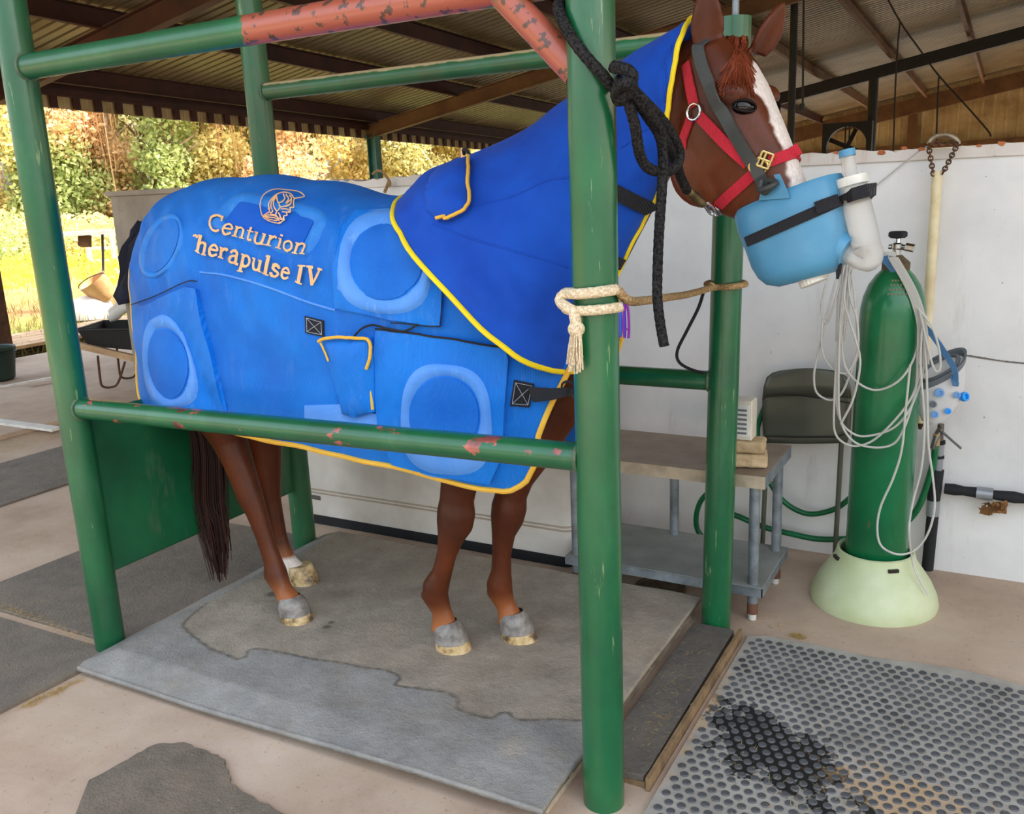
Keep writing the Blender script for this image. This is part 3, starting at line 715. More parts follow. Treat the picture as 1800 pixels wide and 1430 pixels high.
# tail: a hanging lock of long hair
def hair_mat(name, a, b):
    m, N, p = new_mat(name); r = N.new('ShaderNodeNewGeometry').outputs['Random Per Island']
    N.link(N.ramp(r, [(0, lin(a)), (1, lin(b))]), p.inputs['Base Color']); setp(p, rough=.6, spec=.2); return m
MATS['tail_hair'] = hair_mat('tail_hair', (22, 11, 9), (64, 32, 21)); MATS['forelock'] = hair_mat('forelock', (84, 34, 18), (140, 66, 36))
m = MB()
for i in range(420):
    a = random.uniform(0, 6.28); r0 = .045*math.sqrt(random.random()); r1 = random.uniform(0, 1)
    base = np.array((-.02+.02*math.cos(a), .50+.03*math.sin(a), 1.36+random.uniform(-.03, .03)))
    q1 = atY(362+28*math.cos(a)*r1, 770, .50+.05*math.sin(a)*r1); q2 = atY(368+34*math.cos(a)*r1, 880, .49+.055*math.sin(a)*r1)
    zend = random.choice([1000, 960, 985, 1015, 930]) + random.uniform(-25, 10)
    q3 = atY(385+(26*math.cos(a)*r1)*(1 if zend < 985 else .6), zend, .48+.04*math.sin(a)*r1)
    pts = crom([base, (base+q1)/2+np.array((-.05, 0, .0)), q1, q2, q3], 3)
    n_ = len(pts); m.tube(pts, [.0032*(1-.55*j/n_) for j in range(n_)], 4, cap=False)
o = m.build('tail', 'tail_hair', horse, fix=False); o['label'] = 'dark brown tail of long straight hair'; 
m = MB()
for i in range(160):
    u_ = random.uniform(-1, 1); b0 = atH(1292+random.uniform(-14, 14), 82+random.uniform(-6, 12))-HN*(.03*u_)
    pxe, pye = random.uniform(1262, 1330), random.uniform(125, 172)
    pts_ = [b0+np.array((0, 0, .02)), b0]
    ok = True
    for q in (.3, .6, 1.0):
        l, n_ = hit(bvh_h, 1296+(pxe-1296)*q, 90+(pye-90)*q)
        if l is None: ok = False; break
        pts_.append(l+n_*(.008*(1-q)+.003+.003*random.random()))
    if not ok: continue
    pts_ = crom(pts_, 3); n_ = len(pts_); m.tube(pts_, [.0028*(1-.7*j/n_) for j in range(n_)], 4, cap=False)
o = m.build('forelock', 'forelock', horse, fix=False)
# ------------------------------------------------------------------ blue therapy blanket
def fabric(name, c, c2, rib=0, rough=.75, wear=.0):
    m, N, p = new_mat(name); co = N.coord()
    base = N.ramp(N.noise(co, 3.5, 6, .6), [(.3, lin(c2)), (.65, lin(c))])
    if wear:
        wv = N.ramp(N.noise(N.mapping(co, (3, 3, .8)), 6, 7, .75), [(.56, (0, 0, 0)), (.8, (1, 1, 1))])
        base = N.mix(N.math('MULTIPLY', wv, wear), base, lin((150, 196, 240)))
    N.link(base, p.inputs['Base Color']); setp(p, rough=rough, spec=.3, sheen=.05)
    h = N.noise(co, 9, 5, .6)
    if rib:
        wv = N.new('ShaderNodeTexWave'); wv.wave_type = 'BANDS'; wv.bands_direction = 'X'; wv.inputs['Scale'].default_value = 75; wv.inputs['Distortion'].default_value = .6; wv.inputs['Detail'].default_value = 2
        N.link(co, wv.inputs['Vector']); h = N.math('ADD', N.math('MULTIPLY', h, 1.4), N.math('MULTIPLY', wv.outputs['Fac'], rib))
    N.link(N.bump(h, .5, .012), p.inputs['Normal']); return m
MATS['blanket'] = fabric('blanket', (0, 122, 222), (0, 98, 200), .5, .55, .22)
MATS['blanket_panel'] = fabric('blanket_panel', (4, 128, 230), (0, 106, 208), .3, .5, .3)
MATS['coil_light'] = fabric('coil_light', (92, 152, 230), (64, 132, 218), 0, .45, .7)
MATS['coil_centre'] = fabric('coil_centre', (4, 116, 218), (0, 98, 200), .3, .6)
MATS['coil_pad_top'] = fabric('coil_pad_top', (46, 130, 214), (28, 112, 200), 0, .5, .3)
MATS['coil_centre_top'] = fabric('coil_centre_top', (2, 92, 196), (0, 80, 180), 0, .7)
MATS['piping'] = fabric('piping', (240, 190, 70), (222, 164, 52), 0, .7)
MATS['piping_bright'] = fabric('piping_bright', (250, 222, 30), (236, 200, 14), 0, .6)
MATS['black_web'] = fabric('black_web', (38, 38, 44), (24, 24, 28), .6, .7); MATS['stitch'] = simple('stitch', (170, 176, 190), .7)
MATS['print'] = simple('print', (244, 188, 128), .6, c2=(226, 164, 104), scale=20)
MATS['cover'] = fabric('cover', (8, 78, 186), (2, 60, 160), 0, .8)
blk = thing('horse_blanket', (.9, YC, .8), 'bright blue magnetic therapy blanket with yellow piping on the horse back', 'blanket')
XRz = [.80, .87, .9, .98, 1.05, 1.2, 1.26, 1.3, 1.35, 1.44, 1.55, 1.66, 1.8]
XRx = [.16, .08, .02, -.035, -.072, -.092, -.082, -.05, -.052, -.045, -.03, .0, .02]
XFz = [.79, .82, .877, .969, 1.097, 1.2, 1.268, 1.32, 1.36, 1.42, 1.5, 1.75]
XFx = [1.69, 1.742, 1.772, 1.785, 1.835, 1.882, 1.893, 1.88, 1.84, 1.80, 1.76, 1.6]
HX = [.0, .237, .4, .618, .936, 1.177, 1.358, 1.476, 1.60, 1.671, 1.74, 1.9]
HZ = [.915, .905, .90, .893, .868, .846, .83, .81, .793, .788, .80, .83]
def section(X, v, side):
    T = Ttop(X); W = Wid(X); zh = interp(X, HX, HZ); D = .42
    D = min(D, T-zh-.05)
    if v < .45:
        a = v/.45*math.pi/2; e = 2.35
        y = W*math.sin(a)**(2/e); z = T-D*(1-math.cos(a)**(2/e))
    else:
        q = (v-.45)/.55; y = W+.012*math.sin(q*2.2)-.006*q; z = (T-D)+(zh-(T-D))*q
    return y, z
def fold(X, z):
    "soft wrinkles of the cloth"
    f = .004*math.sin(X*17+z*9)+.003*math.sin(X*31-z*13+1)+.0035*math.sin(z*27+X*6)
    f += .0045*math.sin(X*47+z*38+2*math.sin(z*11))*max(0, min(1, (z-1.2)/.2))+.006*abs(math.sin(X*9-z*21+1.5*math.sin(X*7)))**6*max(0, min(1, (z-1.3)/.15))
    f += .012*math.exp(-((X-1.14+.25*(z-1.4))/.035)**2)*max(0, min(1, (z-1.25)/.3))
    f -= .03*math.exp(-((X-.42-.35*(1.25-z))/.045)**2)*max(0, min(1, (1.35-z)/.2))
    f -= .012*math.exp(-((X-.20-.5*(z-1.5))/.03)**2)*max(0, min(1, (z-1.42)/.1))
    return f*(1.0 if z > .85 else .8)
NU, NV = 150, 56
def side_pts(u, v, side):
    X = .9
    z = 1.2
    for it in range(5):
        xr, xf = interp(z, XRz, XRx), interp(z, XFz, XFx); X = xr+(xf-xr)*u; y, z = section(X, v, side)
    f = fold(X, z)*(min(1, v/.25))
    return (X, YC+side*(y+f), z+.006*math.sin(X*23)*(1-min(1, v/.2)))
rows = []
for i in range(NU+1):
    u = i/NU
    near = [side_pts(u, 1-j/NV, -1) for j in range(NV)]
    far = [side_pts(u, j/NV, 1) for j in range(NV+1)]
    rows.append(near+far)
m = MB(); m.grid(rows); bo = m.build('blanket_body', 'blanket', blk, fix=True, ang=180)
so = bo.modifiers.new('thick', 'SOLIDIFY'); so.thickness = .006; so.offset = -1
Vb = [Vector(p) for p in m.v]; bvh_b = BVHTree.FromPolygons(Vb, m.f)
def pipe(pts, r, mat, parent, n=8, loop=False, name='piping'):
    m = MB(); m.tube(pts, r, n, loop=loop); return m.build(name, mat, parent)
edge = [r[0] for r in rows]; pipe(edge, .009, 'piping', blk)
pipe([r[-1] for r in rows], .0075, 'piping', blk); pipe(rows[0], .0085, 'piping', blk); pipe(rows[-1], .009, 'piping', blk)

def snap(bvh, px, py, off=0.0):
    l, n_ = hit(bvh, px, py)
    if l is None:
        # slide towards the body until the ray meets the cloth
        for k_ in range(1, 30):
            l, n_ = hit(bvh, px+(560-px)*k_*.01, py+(600-py)*k_*.01)
            if l is not None: break
    return l+n_*off, n_
def patch(bvh, poly, off, mat, name, parent, step=12, edge=.004, dome=0, lab=None):
    "raised cloth panel: polygon in photo pixels laid on the surface below"
    P_ = [np.array(p, float) for p in poly]; out = []
    for i in range(len(P_)):
        a, b = P_[i], P_[(i+1) % len(P_)]; k_ = max(1, int(np.linalg.norm(b-a)/step)); out += [a+(b-a)*j/k_ for j in range(k_)]
    n0 = len(out); A_ = np.array(out); lo, hi = A_.min(0), A_.max(0)
    def inside(q):
        c = False; x, y = q
        for i in range(n0):
            x1, y1 = A_[i]; x2, y2 = A_[i-1]
            if (y1 > y) != (y2 > y) and x < (x2-x1)*(y-y1)/(y2-y1)+x1: c = not c
        return c
    def dist(q): return np.min(np.linalg.norm(A_-q, axis=1))
    inner = []
    for x in np.arange(lo[0]+step/2, hi[0], step):
        for y in np.arange(lo[1]+step/2, hi[1], step):
            q = np.array((x, y))
            if inside(q) and dist(q) > step*.5: inner.append(q)
    pts2 = [Vector((float(a), float(b))) for a, b in out+inner]
    vs, es, fs, *_ = delaunay_2d_cdt(pts2, [(i, (i+1) % n0) for i in range(n0)], [list(range(n0))], 1, 1e-4)
    m = MB(); top = []; cen = (lo+hi)/2
    for v in vs:
        l, n_ = snap(bvh, v.x, v.y); d = dist(np.array((v.x, v.y)))
        top.append(tuple(l+n_*(off+dome*min(1, d/25)**.6*(1 if d > 0 else 0))))
    m.add(top, [tuple(f) for f in fs])
    low = []
    for q in out: l, n_ = snap(bvh, *q); low.append(tuple(l-n_*edge))
    o0 = len(m.v); m.add(low, []); m.f += [(i, (i+1) % n0, o0+(i+1) % n0, o0+i) for i in range(n0)]; m.m += [0]*n0
    o = m.build(name, mat, parent, ang=50)
    if lab: o['label'] = lab
    return o
def ringpatch(bvh, outer, inner, off, h, mat, name, parent, base=0.0, lab=None):
    "raised soft ring between two closed pixel curves"
    n = len(outer); m = MB(); rows_ = []
    for q, hh in ((0, base), (.12, off*.6), (.3, off+h), (.6, off+h*.8), (.85, off+h*.1), (1, off*.5)):
        r_ = []
        for a, b in zip(outer, inner):
            p = np.array(a)*(1-q)+np.array(b)*q; l, n_ = snap(bvh, *p); r_.append(tuple(l+n_*hh))
        rows_.append(r_)
    m.rings(rows_, cap=False); o = m.build(name, mat, parent, ang=180)
    if lab: o['label'] = lab
    return o
def oval(cx, cy, rx, ry, n=48, e=2.0, rot=0.0):
    out = []
    for j in range(n):
        t = 2*math.pi*j/n; f = lambda v: math.copysign(abs(v)**(2/e), v)
        x, y = rx*f(math.cos(t)), ry*f(math.sin(t)); out.append((cx+x*math.cos(rot)-y*math.sin(rot), cy+x*math.sin(rot)+y*math.cos(rot)))
    return out
def quadsup(c4, n=48, e=4):
    "rounded quadrilateral through four corner pixels"
    a, b, c, d = (np.array(q, float) for q in c4); out = []
    for j in range(n):
        t = 2*math.pi*j/n; f = lambda v: math.copysign(abs(v)**(2/e), v); x, y = (f(math.cos(t))+1)/2, (f(math.sin(t))+1)/2
        out.append(tuple((a*(1-x)+b*x)*(1-y)+(d*(1-x)+c*x)*y))
    return out
def pxline(bvh, pts, off, r, mat, name, parent, k=5, n=6, lab=None):
    P_ = crom([np.array(p, float) for p in pts], k); m = MB(); m.tube([snap(bvh, *p, off)[0] for p in P_], r, n); o = m.build(name, mat, parent)
    if lab: o['label'] = lab
    return o
# rear lower pocket panel and coil
patch(bvh_b, [(248, 541), (334, 503), (350, 508), (358, 548), (378, 625), (402, 727), (330, 724), (280, 714), (256, 650), (243, 590)], .022, 'blanket_panel', 'pocket_panel', blk, lab='pocket panel over the horse thigh')
bvhP = BVHTree.FromPolygons([Vector(p) for p in m.v], m.f)
def lift_ring(outer, inner, base, lab, m1='coil_light', m2='coil_centre', h=.007):
    ringpatch(bvh_b, outer, inner, base+.002, h, m1, 'coil_ring', blk, base=base-.004, lab=lab)
    patch(bvh_b, inner, base+.0035, m2, 'coil_centre', blk, step=14, edge=-base+.002)
lift_ring(quadsup([(256, 556), (318, 538), (372, 716), (268, 722)], e=3), oval(304, 638, 32, 60, rot=-.16), .022, 'light blue coil ring on the rear pocket')
# middle upper pad
patch(bvh_b, [(588, 470), (602, 400), (626, 374), (740, 376), (768, 400), (790, 440), (776, 573), (690, 562), (592, 540)], .010, 'blanket_panel', 'pocket_panel', blk, lab='pocket panel over the horse ribs')
lift_ring(quadsup([(598, 372), (756, 366), (768, 562), (586, 548)], e=2.7), oval(682, 462, 63, 63), .010, 'light blue coil ring on the rib pocket')
# lower front pad
patch(bvh_b, [(664, 579), (780, 592), (890, 611), (895, 630), (888, 720), (884, 800), (862, 848), (780, 836), (692, 815), (668, 760), (660, 640)], .014, 'blanket_panel', 'pocket_panel', blk, lab='pocket panel over the horse shoulder')
lift_ring(quadsup([(706, 630), (868, 640), (876, 846), (704, 832)], e=3), oval(786, 728, 60, 66), .014, 'light blue coil ring on the shoulder pocket')
pxline(bvh_b, [(664, 577), (740, 586), (820, 597), (890, 610)], .015, .0035, 'black_web', 'pocket_seam', blk)
pxline(bvh_b, [(776, 572), (740, 570), (690, 566)], .011, .002, 'black_web', 'pocket_seam', blk); pxline(bvh_b, [(776, 572), (780, 520), (784, 470)], .011, .002, 'black_web', 'pocket_seam', blk)
pxline(bvh_b, [(236, 535), (290, 514), (332, 494), (350, 494)], .012, .002, 'black_web', 'pocket_seam', blk)
# croup pad with the print
lift_ring(quadsup([(420, 330), (588, 368), (540, 462), (352, 398)], e=4.5), quadsup([(424, 354), (554, 388), (532, 432), (394, 393)], e=14), .002, 'pale coil frame below the emblem', 'coil_pad_top', 'coil_centre_top', .004)
lift_ring(oval(284, 432, 34, 62, rot=.42), oval(286, 432, 24, 50, rot=.42), .002, 'pale coil ring at the horse hip', 'coil_pad_top', 'blanket', .004)
# folded upper edge of the lower cloth, pale patch below the pouch
pxline(bvh_b, [(352, 478), (400, 484), (470, 504), (540, 530), (590, 545)], .001, .004, 'coil_light', 'hem_fold', blk)
patch(bvh_b, [(536, 712), (600, 710), (664, 728), (664, 762), (600, 752), (536, 744)], .003, 'coil_light', 'reinforcing_patch', blk)
# control pouch
o = patch(bvh_b, [(574, 598), (656, 592), (664, 640), (664, 722), (628, 733), (606, 726), (590, 660)], .018, 'blanket_panel', 'pouch', blk, step=9, dome=.022, lab='bulging control pouch'); pouch = o
def pq(pts, off): return [snap(bvh_b, *p, off)[0] for p in crom([np.array(q, float) for q in pts], 6)]
pipe(pq([(570, 600), (585, 594), (620, 591), (650, 592), (662, 602), (663, 625), (657, 645)], .034), .0055, 'piping', pouch)
pipe(pq([(655, 646), (659, 680), (662, 718)], .02), .0055, 'piping', pouch); pipe(pq([(572, 600), (582, 618), (588, 632)], .03), .0035, 'piping', pouch)
pipe(pq([(628, 590), (640, 576), (660, 570), (690, 576), (716, 580), (738, 568)], .018), .0035, 'black_web', blk, name='coil_cable')
# velcro squares
def velcro(q, off):
    o = patch(bvh_b, q, off, 'black_web', 'velcro_patch', blk, step=9); c = [np.array(p, float) for p in q]; ce = sum(c)/4
    mm = MB()
    ins = [ce+(p-ce)*.8 for p in c]
    for a, b in ((0, 1), (1, 2), (2, 3), (3, 0), (0, 2), (1, 3)):
        mm.tube([snap(bvh_b, *(ins[a]+(ins[b]-ins[a])*t), off+.0012)[0] for t in np.linspace(0, 1, 5)], .0009, 5)
    mm.build('stitching', 'stitch', o)
velcro([(537, 555), (570, 563), (571, 592), (538, 585)], .006); velcro([(904, 667), (939, 674), (931, 715), (897, 712)], .008)
# chest strap
p0, n0_ = snap(bvh_b, 934, 692, .009); p1 = atY(965, 692, .20); p2 = atY(1000, 688, .17); p3 = np.array((1.90, .34, 1.10)); p4 = np.array((1.885, .53, 1.10)); p5 = np.array((1.86, .68, 1.10)); p6 = np.array((1.8, .80, 1.11))
m = MB(); pts = crom([p0, p1, p2, p3, p4, p5, p6], 6); nr = []
for i, p in enumerate(pts):
    v = p-np.array((1.7, .53, p[2])); nr.append(v/np.linalg.norm(v))
ww = list(np.interp(range(len(pts)), [0, 6, 12, 18, 36], [.05, .04, .022, .04, .04])); m.strap(pts, nr, ww, .004); m.build('chest_strap', 'black_web', blk)
m = MB(); m.tube([p2+np.array((.0, -.004, .014))+np.array((.02*math.cos(t), 0, .016*math.sin(t))) for t in np.linspace(0, 6.28, 16, endpoint=False)], .0035, 6, loop=True); m.build('strap_buckle', 'black_web', blk)

# ---- printed lettering drawn as strokes
GL = {   # each glyph: advance, list of (points, width scale)
 'C': (.78, [([(.66, .62), (.56, .70), (.38, .72), (.18, .60), (.10, .36), (.18, .12), (.38, 0), (.56, .03), (.68, .14)], 1.2), ([(.66, .72), (.66, .54)], .7)]),
 'e': (.54, [([(.1, .27), (.44, .27), (.42, .40), (.27, .48), (.12, .38), (.08, .22), (.15, .06), (.28, 0), (.46, .09)], 1)]),
 'n': (.62, [([(.14, 0), (.14, .47)], 1.25), ([(.14, .36), (.27, .47), (.40, .46), (.47, .34), (.47, 0)], 1.1), ([(.02, 0), (.26, 0)], .6), ([(.36, 0), (.6, 0)], .6), ([(.03, .46), (.14, .47)], .6)]),
 't': (.42, [([(.18, .64), (.18, .10), (.26, .01), (.38, .06)], 1.15), ([(.04, .46), (.36, .46)], .7)]),
 'u': (.62, [([(.13, .47), (.13, .14), (.22, .01), (.36, .02), (.46, .13)], 1.1), ([(.46, .47), (.46, 0)], 1.25), ([(.02, .47), (.14, .47)], .6), ([(.35, .47), (.47, .47)], .6), ([(.46, 0), (.6, .01)], .6)]),
 'r': (.50, [([(.14, 0), (.14, .47)], 1.25), ([(.14, .30), (.24, .43), (.34, .48), (.42, .43)], 1.15), ([(.02, 0), (.28, 0)], .6), ([(.03, .46), (.14, .47)], .6)]),
 'i': (.32, [([(.15, 0), (.15, .47)], 1.25), ([(.02, 0), (.29, 0)], .6), ([(.04, .46), (.15, .47)], .6), ([(.15, .62), (.15, .68)], 1.5)]),
 'o': (.56, [([(.27, .48), (.12, .40), (.07, .24), (.12, .08), (.27, 0), (.42, .08), (.47, .24), (.42, .40), (.27, .48)], 1.05)]),
 'h': (.62, [([(.14, 0), (.14, .74)], 1.25), ([(.14, .34), (.27, .47), (.40, .46), (.47, .34), (.47, 0)], 1.1), ([(.02, 0), (.26, 0)], .6), ([(.36, 0), (.6, 0)], .6), ([(.03, .73), (.14, .74)], .6)]),
 'a': (.54, [([(.10, .38), (.2, .48), (.34, .46), (.38, .34), (.38, .06), (.5, .02)], 1.1), ([(.38, .28), (.2, .24), (.08, .12), (.14, .01), (.28, .02), (.38, .12)], 1)]),
 'p': (.60, [([(.14, -.24), (.14, .47)], 1.25), ([(.14, .36), (.27, .48), (.42, .42), (.5, .24), (.42, .06), (.27, 0), (.14, .1)], 1.05), ([(.02, -.24), (.28, -.24)], .6), ([(.03, .46), (.14, .47)], .6)]),
 'l': (.32, [([(.15, 0), (.15, .74)], 1.25), ([(.02, 0), (.29, 0)], .6), ([(.04, .73), (.15, .74)], .6)]),
 's': (.46, [([(.38, .38), (.28, .47), (.14, .45), (.09, .34), (.2, .26), (.34, .19), (.38, .09), (.28, 0), (.14, .01), (.06, .1)], 1.05)]),
 'I': (.44, [([(.21, 0), (.21, .72)], 1.4), ([(.05, 0), (.37, 0)], .7), ([(.05, .72), (.37, .72)], .7)]),
 'V': (.76, [([(.13, .72), (.38, .0)], 1.35), ([(.38, .0), (.62, .72)], .8), ([(.0, .72), (.26, .72)], .7), ([(.50, .72), (.74, .72)], .7)]),
 ' ': (.3, []), "'": (.2, [([(.0, .58), (.10, .66), (.2, .6)], .9)]),
}
def ribbon(m, bvh, P2, w, off):
    "flat stroke of pixel width w"
    P2 = [np.array(p, float) for p in P2]; n = len(P2); L, R = [], []
    for i in range(n):
        d = P2[min(i+1, n-1)]-P2[max(i-1, 0)]; d /= np.linalg.norm(d)+1e-9; q = np.array((-d[1], d[0]))*w/2
        e = d*w*.18*(-1 if i == 0 else (1 if i == n-1 else 0))
        L.append(tuple(snap(bvh, *(P2[i]+q+e), off)[0])); R.append(tuple(snap(bvh, *(P2[i]-q+e), off)[0]))
    m.grid([L, R])
def letter(txt, place, size, lw, off, ital=0.0):
    "place(s) -> pixel on the baseline and its up vector, s in em along the line"
    s = 0
    for ch in txt:
        adv, st = GL[ch]
        if st:
            m = MB()
            for pts, wt in st:
                pp = crom([np.array(p) for p in pts], 4) if len(pts) > 2 else [np.array(pts[0]), (np.array(pts[0])+np.array(pts[1]))/2, np.array(pts[1])]
                pix = []
                for x, y in pp:
                    b, t_, u_ = place(s+x+ital*y); pix.append(np.array(b)+np.array(u_)*y*size)
                ribbon(m, bvh_b, pix, lw*wt, off)
            o = m.build('letter', 'print', blk, smooth=False, fix=False)
        s += adv
def path_place(pts, length):
    P_ = [np.array(p, float) for p in pts]
    P_ = crom(P_, 8); d = np.r_[0, np.cumsum([np.linalg.norm(P_[i+1]-P_[i]) for i in range(len(P_)-1)])]
    def pl(s, up=(.16, -1)):
        q = s/length*d[-1]; x = np.interp(q, d, [p[0] for p in P_]); y = np.interp(q, d, [p[1] for p in P_]); return (x, y), None, up
    return pl
def length(t): return sum(GL[c][0] for c in t)
letter('Centurion', path_place([(366, 402), (410, 416), (460, 430), (500, 441), (540, 449)], length('Centurion')), 36, 3.3, .0145, .15)
letter("'herapulse IV", path_place([(342, 436), (360, 446), (400, 456), (440, 470), (490, 486), (530, 496), (566, 502)], length("'herapulse IV")), 38, 4.0, .0145, .04)
# emblem: crested helmet in a ring of thin lines
def em(x, y): return (320+x/6, 320+y/6)
EMB = [[(1210, 205), (1300, 190), (1305, 172), (1240, 135), (1100, 118), (980, 115), (890, 160), (845, 235), (840, 300), (865, 385), (920, 430), (990, 452), (1060, 445), (1105, 415)],
       [(1105, 415), (1100, 385), (1130, 375), (1125, 345), (1160, 340), (1160, 300), (1195, 295), (1195, 230), (1210, 205)],
       [(1200, 205), (1160, 160), (1090, 142), (1020, 160), (965, 205), (935, 260), (945, 330), (905, 360), (875, 385), (940, 395), (1010, 400), (1060, 425)],
       [(1005, 175), (970, 230), (965, 290), (985, 330), (950, 350), (1010, 365), (1030, 330), (1000, 290), (990, 230), (1010, 180)],
       [(1010, 170), (1030, 230), (1060, 290), (1020, 350), (1040, 390), (1080, 415)], [(1060, 290), (1110, 285), (1160, 262)], [(1070, 310), (1120, 315), (1150, 330)], [(1085, 340), (1125, 345)], [(1050, 345), (1075, 395), (1095, 410)],
       [(1080, 160), (1100, 200), (1080, 235), (1040, 250)], [(1110, 165), (1140, 210), (1115, 255), (1150, 235), (1170, 200), (1150, 175)], [(1170, 190), (1165, 260), (1120, 290)], [(890, 380), (950, 372), (1030, 385), (1050, 410)], [(900, 400), (960, 425), (1040, 428)], [(930, 300), (950, 330)]]
m = MB()
for i, st in enumerate(EMB): ribbon(m, bvh_b, crom([np.array(em(*p)) for p in st], 5), 2.0 if i else 1.7, .0145)
o = m.build('emblem', 'print', blk, smooth=False, fix=False); o['label'] = 'round printed emblem of a crested helmet head'

# ------------------------------------------------------------------ royal blue neck cover
nc = thing('neck_cover', (1.7, YC, 1.5), 'royal blue fabric neck cover with yellow piping on the horse neck', 'neck cover')
NC = [((738, 342), (1046, 640), .362), ((780, 296), (1056, 600), .335), ((845, 268), (1068, 560), .30), ((930, 228), (1088, 502), .24), ((1005, 172), (1120, 430), .19), ((1085, 116), (1150, 368), .16), ((1150, 74), (1172, 318), .145), ((1196, 47), (1186, 290), .135), ((1221, 32), (1192, 276), .128)]
rings = []
NR = 56
def lerp_ring(i):
    a, b, w = NC[i]; a3, b3 = atY(*a, YC), atY(*b, YC); return a3, b3, w
secs = [lerp_ring(i) for i in range(len(NC))]
A3 = crom([s[0] for s in secs], 8); B3 = crom([s[1] for s in secs], 8); W3 = crom([(s[2], 0, 0) for s in secs], 8)
for i, (a3, b3, w) in enumerate(zip(A3, B3, W3)):
    w = w[0]; c = (a3+b3)/2; h = (a3-b3)/2; r_ = []
    for j in range(NR+1):
        t = -math.pi*.95+math.pi*(.95+.6)*j/NR      # open along the throat
        ct, st = math.cos(t), math.sin(t); e = 2.15+.6*max(0, 1-i/16); f = lambda v: math.copysign(abs(v)**(2/e), v)
        q = i/len(A3); wr = .006*math.sin(t*9+q*14)+.005*math.sin(q*40+t*3)+.010*math.sin(q*22-t*5)*math.exp(-((q-.18)/.15)**2)
        p = c+h*f(ct)*(1+.0)+np.array((0, 1, 0))*(w*f(st)*(1-.16*ct)+math.copysign(wr, st) if abs(st) > .05 else w*f(st)*(1-.16*ct))
        r_.append(tuple(p))
    rings.append(r_)
m = MB(); m.grid(rings); cb = m.build('cover_body', 'cover', nc, ang=180)
so = cb.modifiers.new('thick', 'SOLIDIFY'); so.thickness = .006; so.offset = -1
bvh_c = BVHTree.FromPolygons([Vector(p) for p in m.v], m.f)
pipe(rings[0], .0085, 'piping_bright', nc); pipe(rings[-1], .0075, 'piping_bright', nc); pipe([r[0] for r in rings], .007, 'piping_bright', nc); pipe([r[-1] for r in rings], .007, 'piping_bright', nc)
# raised collar flap with piping
def csnap(px, py, off=0.0):
    l, n_ = hit(bvh_c, px, py)
    if l is None: l = atY(px, py, YC-.03); n_ = np.array((0, -1, 0.0))
    return l+n_*off, n_
_s = snap
def patch_c(*a, **k):
    global snap
    snap = lambda bvh, px, py, off=0.0: csnap(px, py, off)
    try: return patch(*a, **k)
    finally: snap = _s
o = patch_c(bvh_c, [(758, 318), (770, 300), (800, 286), (826, 282), (829, 320), (826, 370), (800, 386), (772, 391), (752, 370), (750, 345)], .012, 'cover', 'collar_flap', nc, step=9, dome=.02)
fp = [(829, 284), (828, 320), (826, 366), (800, 382), (770, 391)]
m = MB(); m.tube([csnap(*p, .022)[0] for p in crom([np.array(q, float) for q in fp], 6)], .0055, 8); m.build('piping', 'piping', nc)
m = MB(); m.tube(crom([atY(833, 288, .49), atY(828, 276, .50), atY(820, 264, .51), atY(815, 263, .53), atY(816, 270, .56)], 5), .006, 8); m.build('withers_loop', 'black_web', nc)
for st in ([(840, 360), (900, 345), (960, 318), (1000, 312)], [(760, 395), (830, 420), (900, 440), (1000, 470)], [(1000, 250), (1080, 262), (1130, 230), (1180, 215)], [(1180, 80), (1168, 130), (1172, 180), (1190, 205)]):
    m = MB(); m.tube([csnap(*p, .0005)[0] for p in crom([np.array(q, float) for q in st], 8)], .003, 6); m.build('seam', 'cover', nc)
# black straps under the neck
for (pa, pb, wd) in (((1072, 333), (1146, 369), .043), ((1076, 458), (1092, 464), .035)):
    pts, nr = [], []
    for t in np.linspace(0, 1, 10):
        l, n_ = csnap(pa[0]+(pb[0]-pa[0])*t, pa[1]+(pb[1]-pa[1])*t, .004); pts.append(l); nr.append(n_)
    e = pts[-1]; far = e*1.0; far[1] = 2*YC-e[1]; mid = (e+far)/2+np.array((.03, 0, -.03))
    tail = [e+np.array((.012, .03, -.012)), e+np.array((.012, .07, -.016))]
    for p in []: pts.append(p); v = p-np.array((e[0]-.15, YC, e[2]+.1)); nr.append(v/np.linalg.norm(v))
    m = MB(); m.strap(pts, nr, wd, .004); m.build('velcro_strap', 'black_web', nc)
# ------------------------------------------------------------------ red halter
MATS['red_web'] = fabric('red_web', (206, 40, 58), (176, 26, 42), .4, .7)
MATS['brass'] = simple('brass', (214, 186, 120), .3, metal=.9); MATS['chrome'] = simple('chrome', (200, 200, 200), .2, metal=1.0)
MATS['rubber'] = simple('rubber', (66, 68, 66), .6, c2=(48, 50, 48), scale=6)
def headstrap(px, w, th=.004, off=.002, k=5):
    pts, nr = [], []
    for p in crom([np.array(q, float) for q in px], k):
        l, n_ = hit(bvh_h, *p)
        if l is None: continue
        pts.append(l+n_*off); nr.append(n_)
    return pts, nr
halter = thing('halter', atH(1290, 290), 'red nylon halter with metal rings on the horse head', 'halter')
def hstrap(px, w, name='halter_strap', mirror=True):
    pts, nr = headstrap(px, w); m = MB(); m.strap(pts, nr, w, .005); m.build(name, 'red_web', halter)
    if mirror:
        m = MB(); m.strap([mirH(p) for p in pts], [mirH(np.array(n_)+HP0)-HP0 for n_ in nr], w, .005); m.build(name, 'red_web', halter)
    return pts, nr
hstrap([(1207, 112), (1212, 140), (1217, 165), (1222, 188)], .03, 'crown_strap')
hstrap([(1229, 203), (1250, 225), (1280, 256), (1316, 288)], .031, 'cheek_strap')
hstrap([(1216, 206), (1210, 222), (1202, 245), (1199, 262)], .026, 'throat_strap')
a1, n1 = hstrap([(1352, 284), (1380, 274), (1405, 266), (1418, 262)], .03, 'noseband', True)
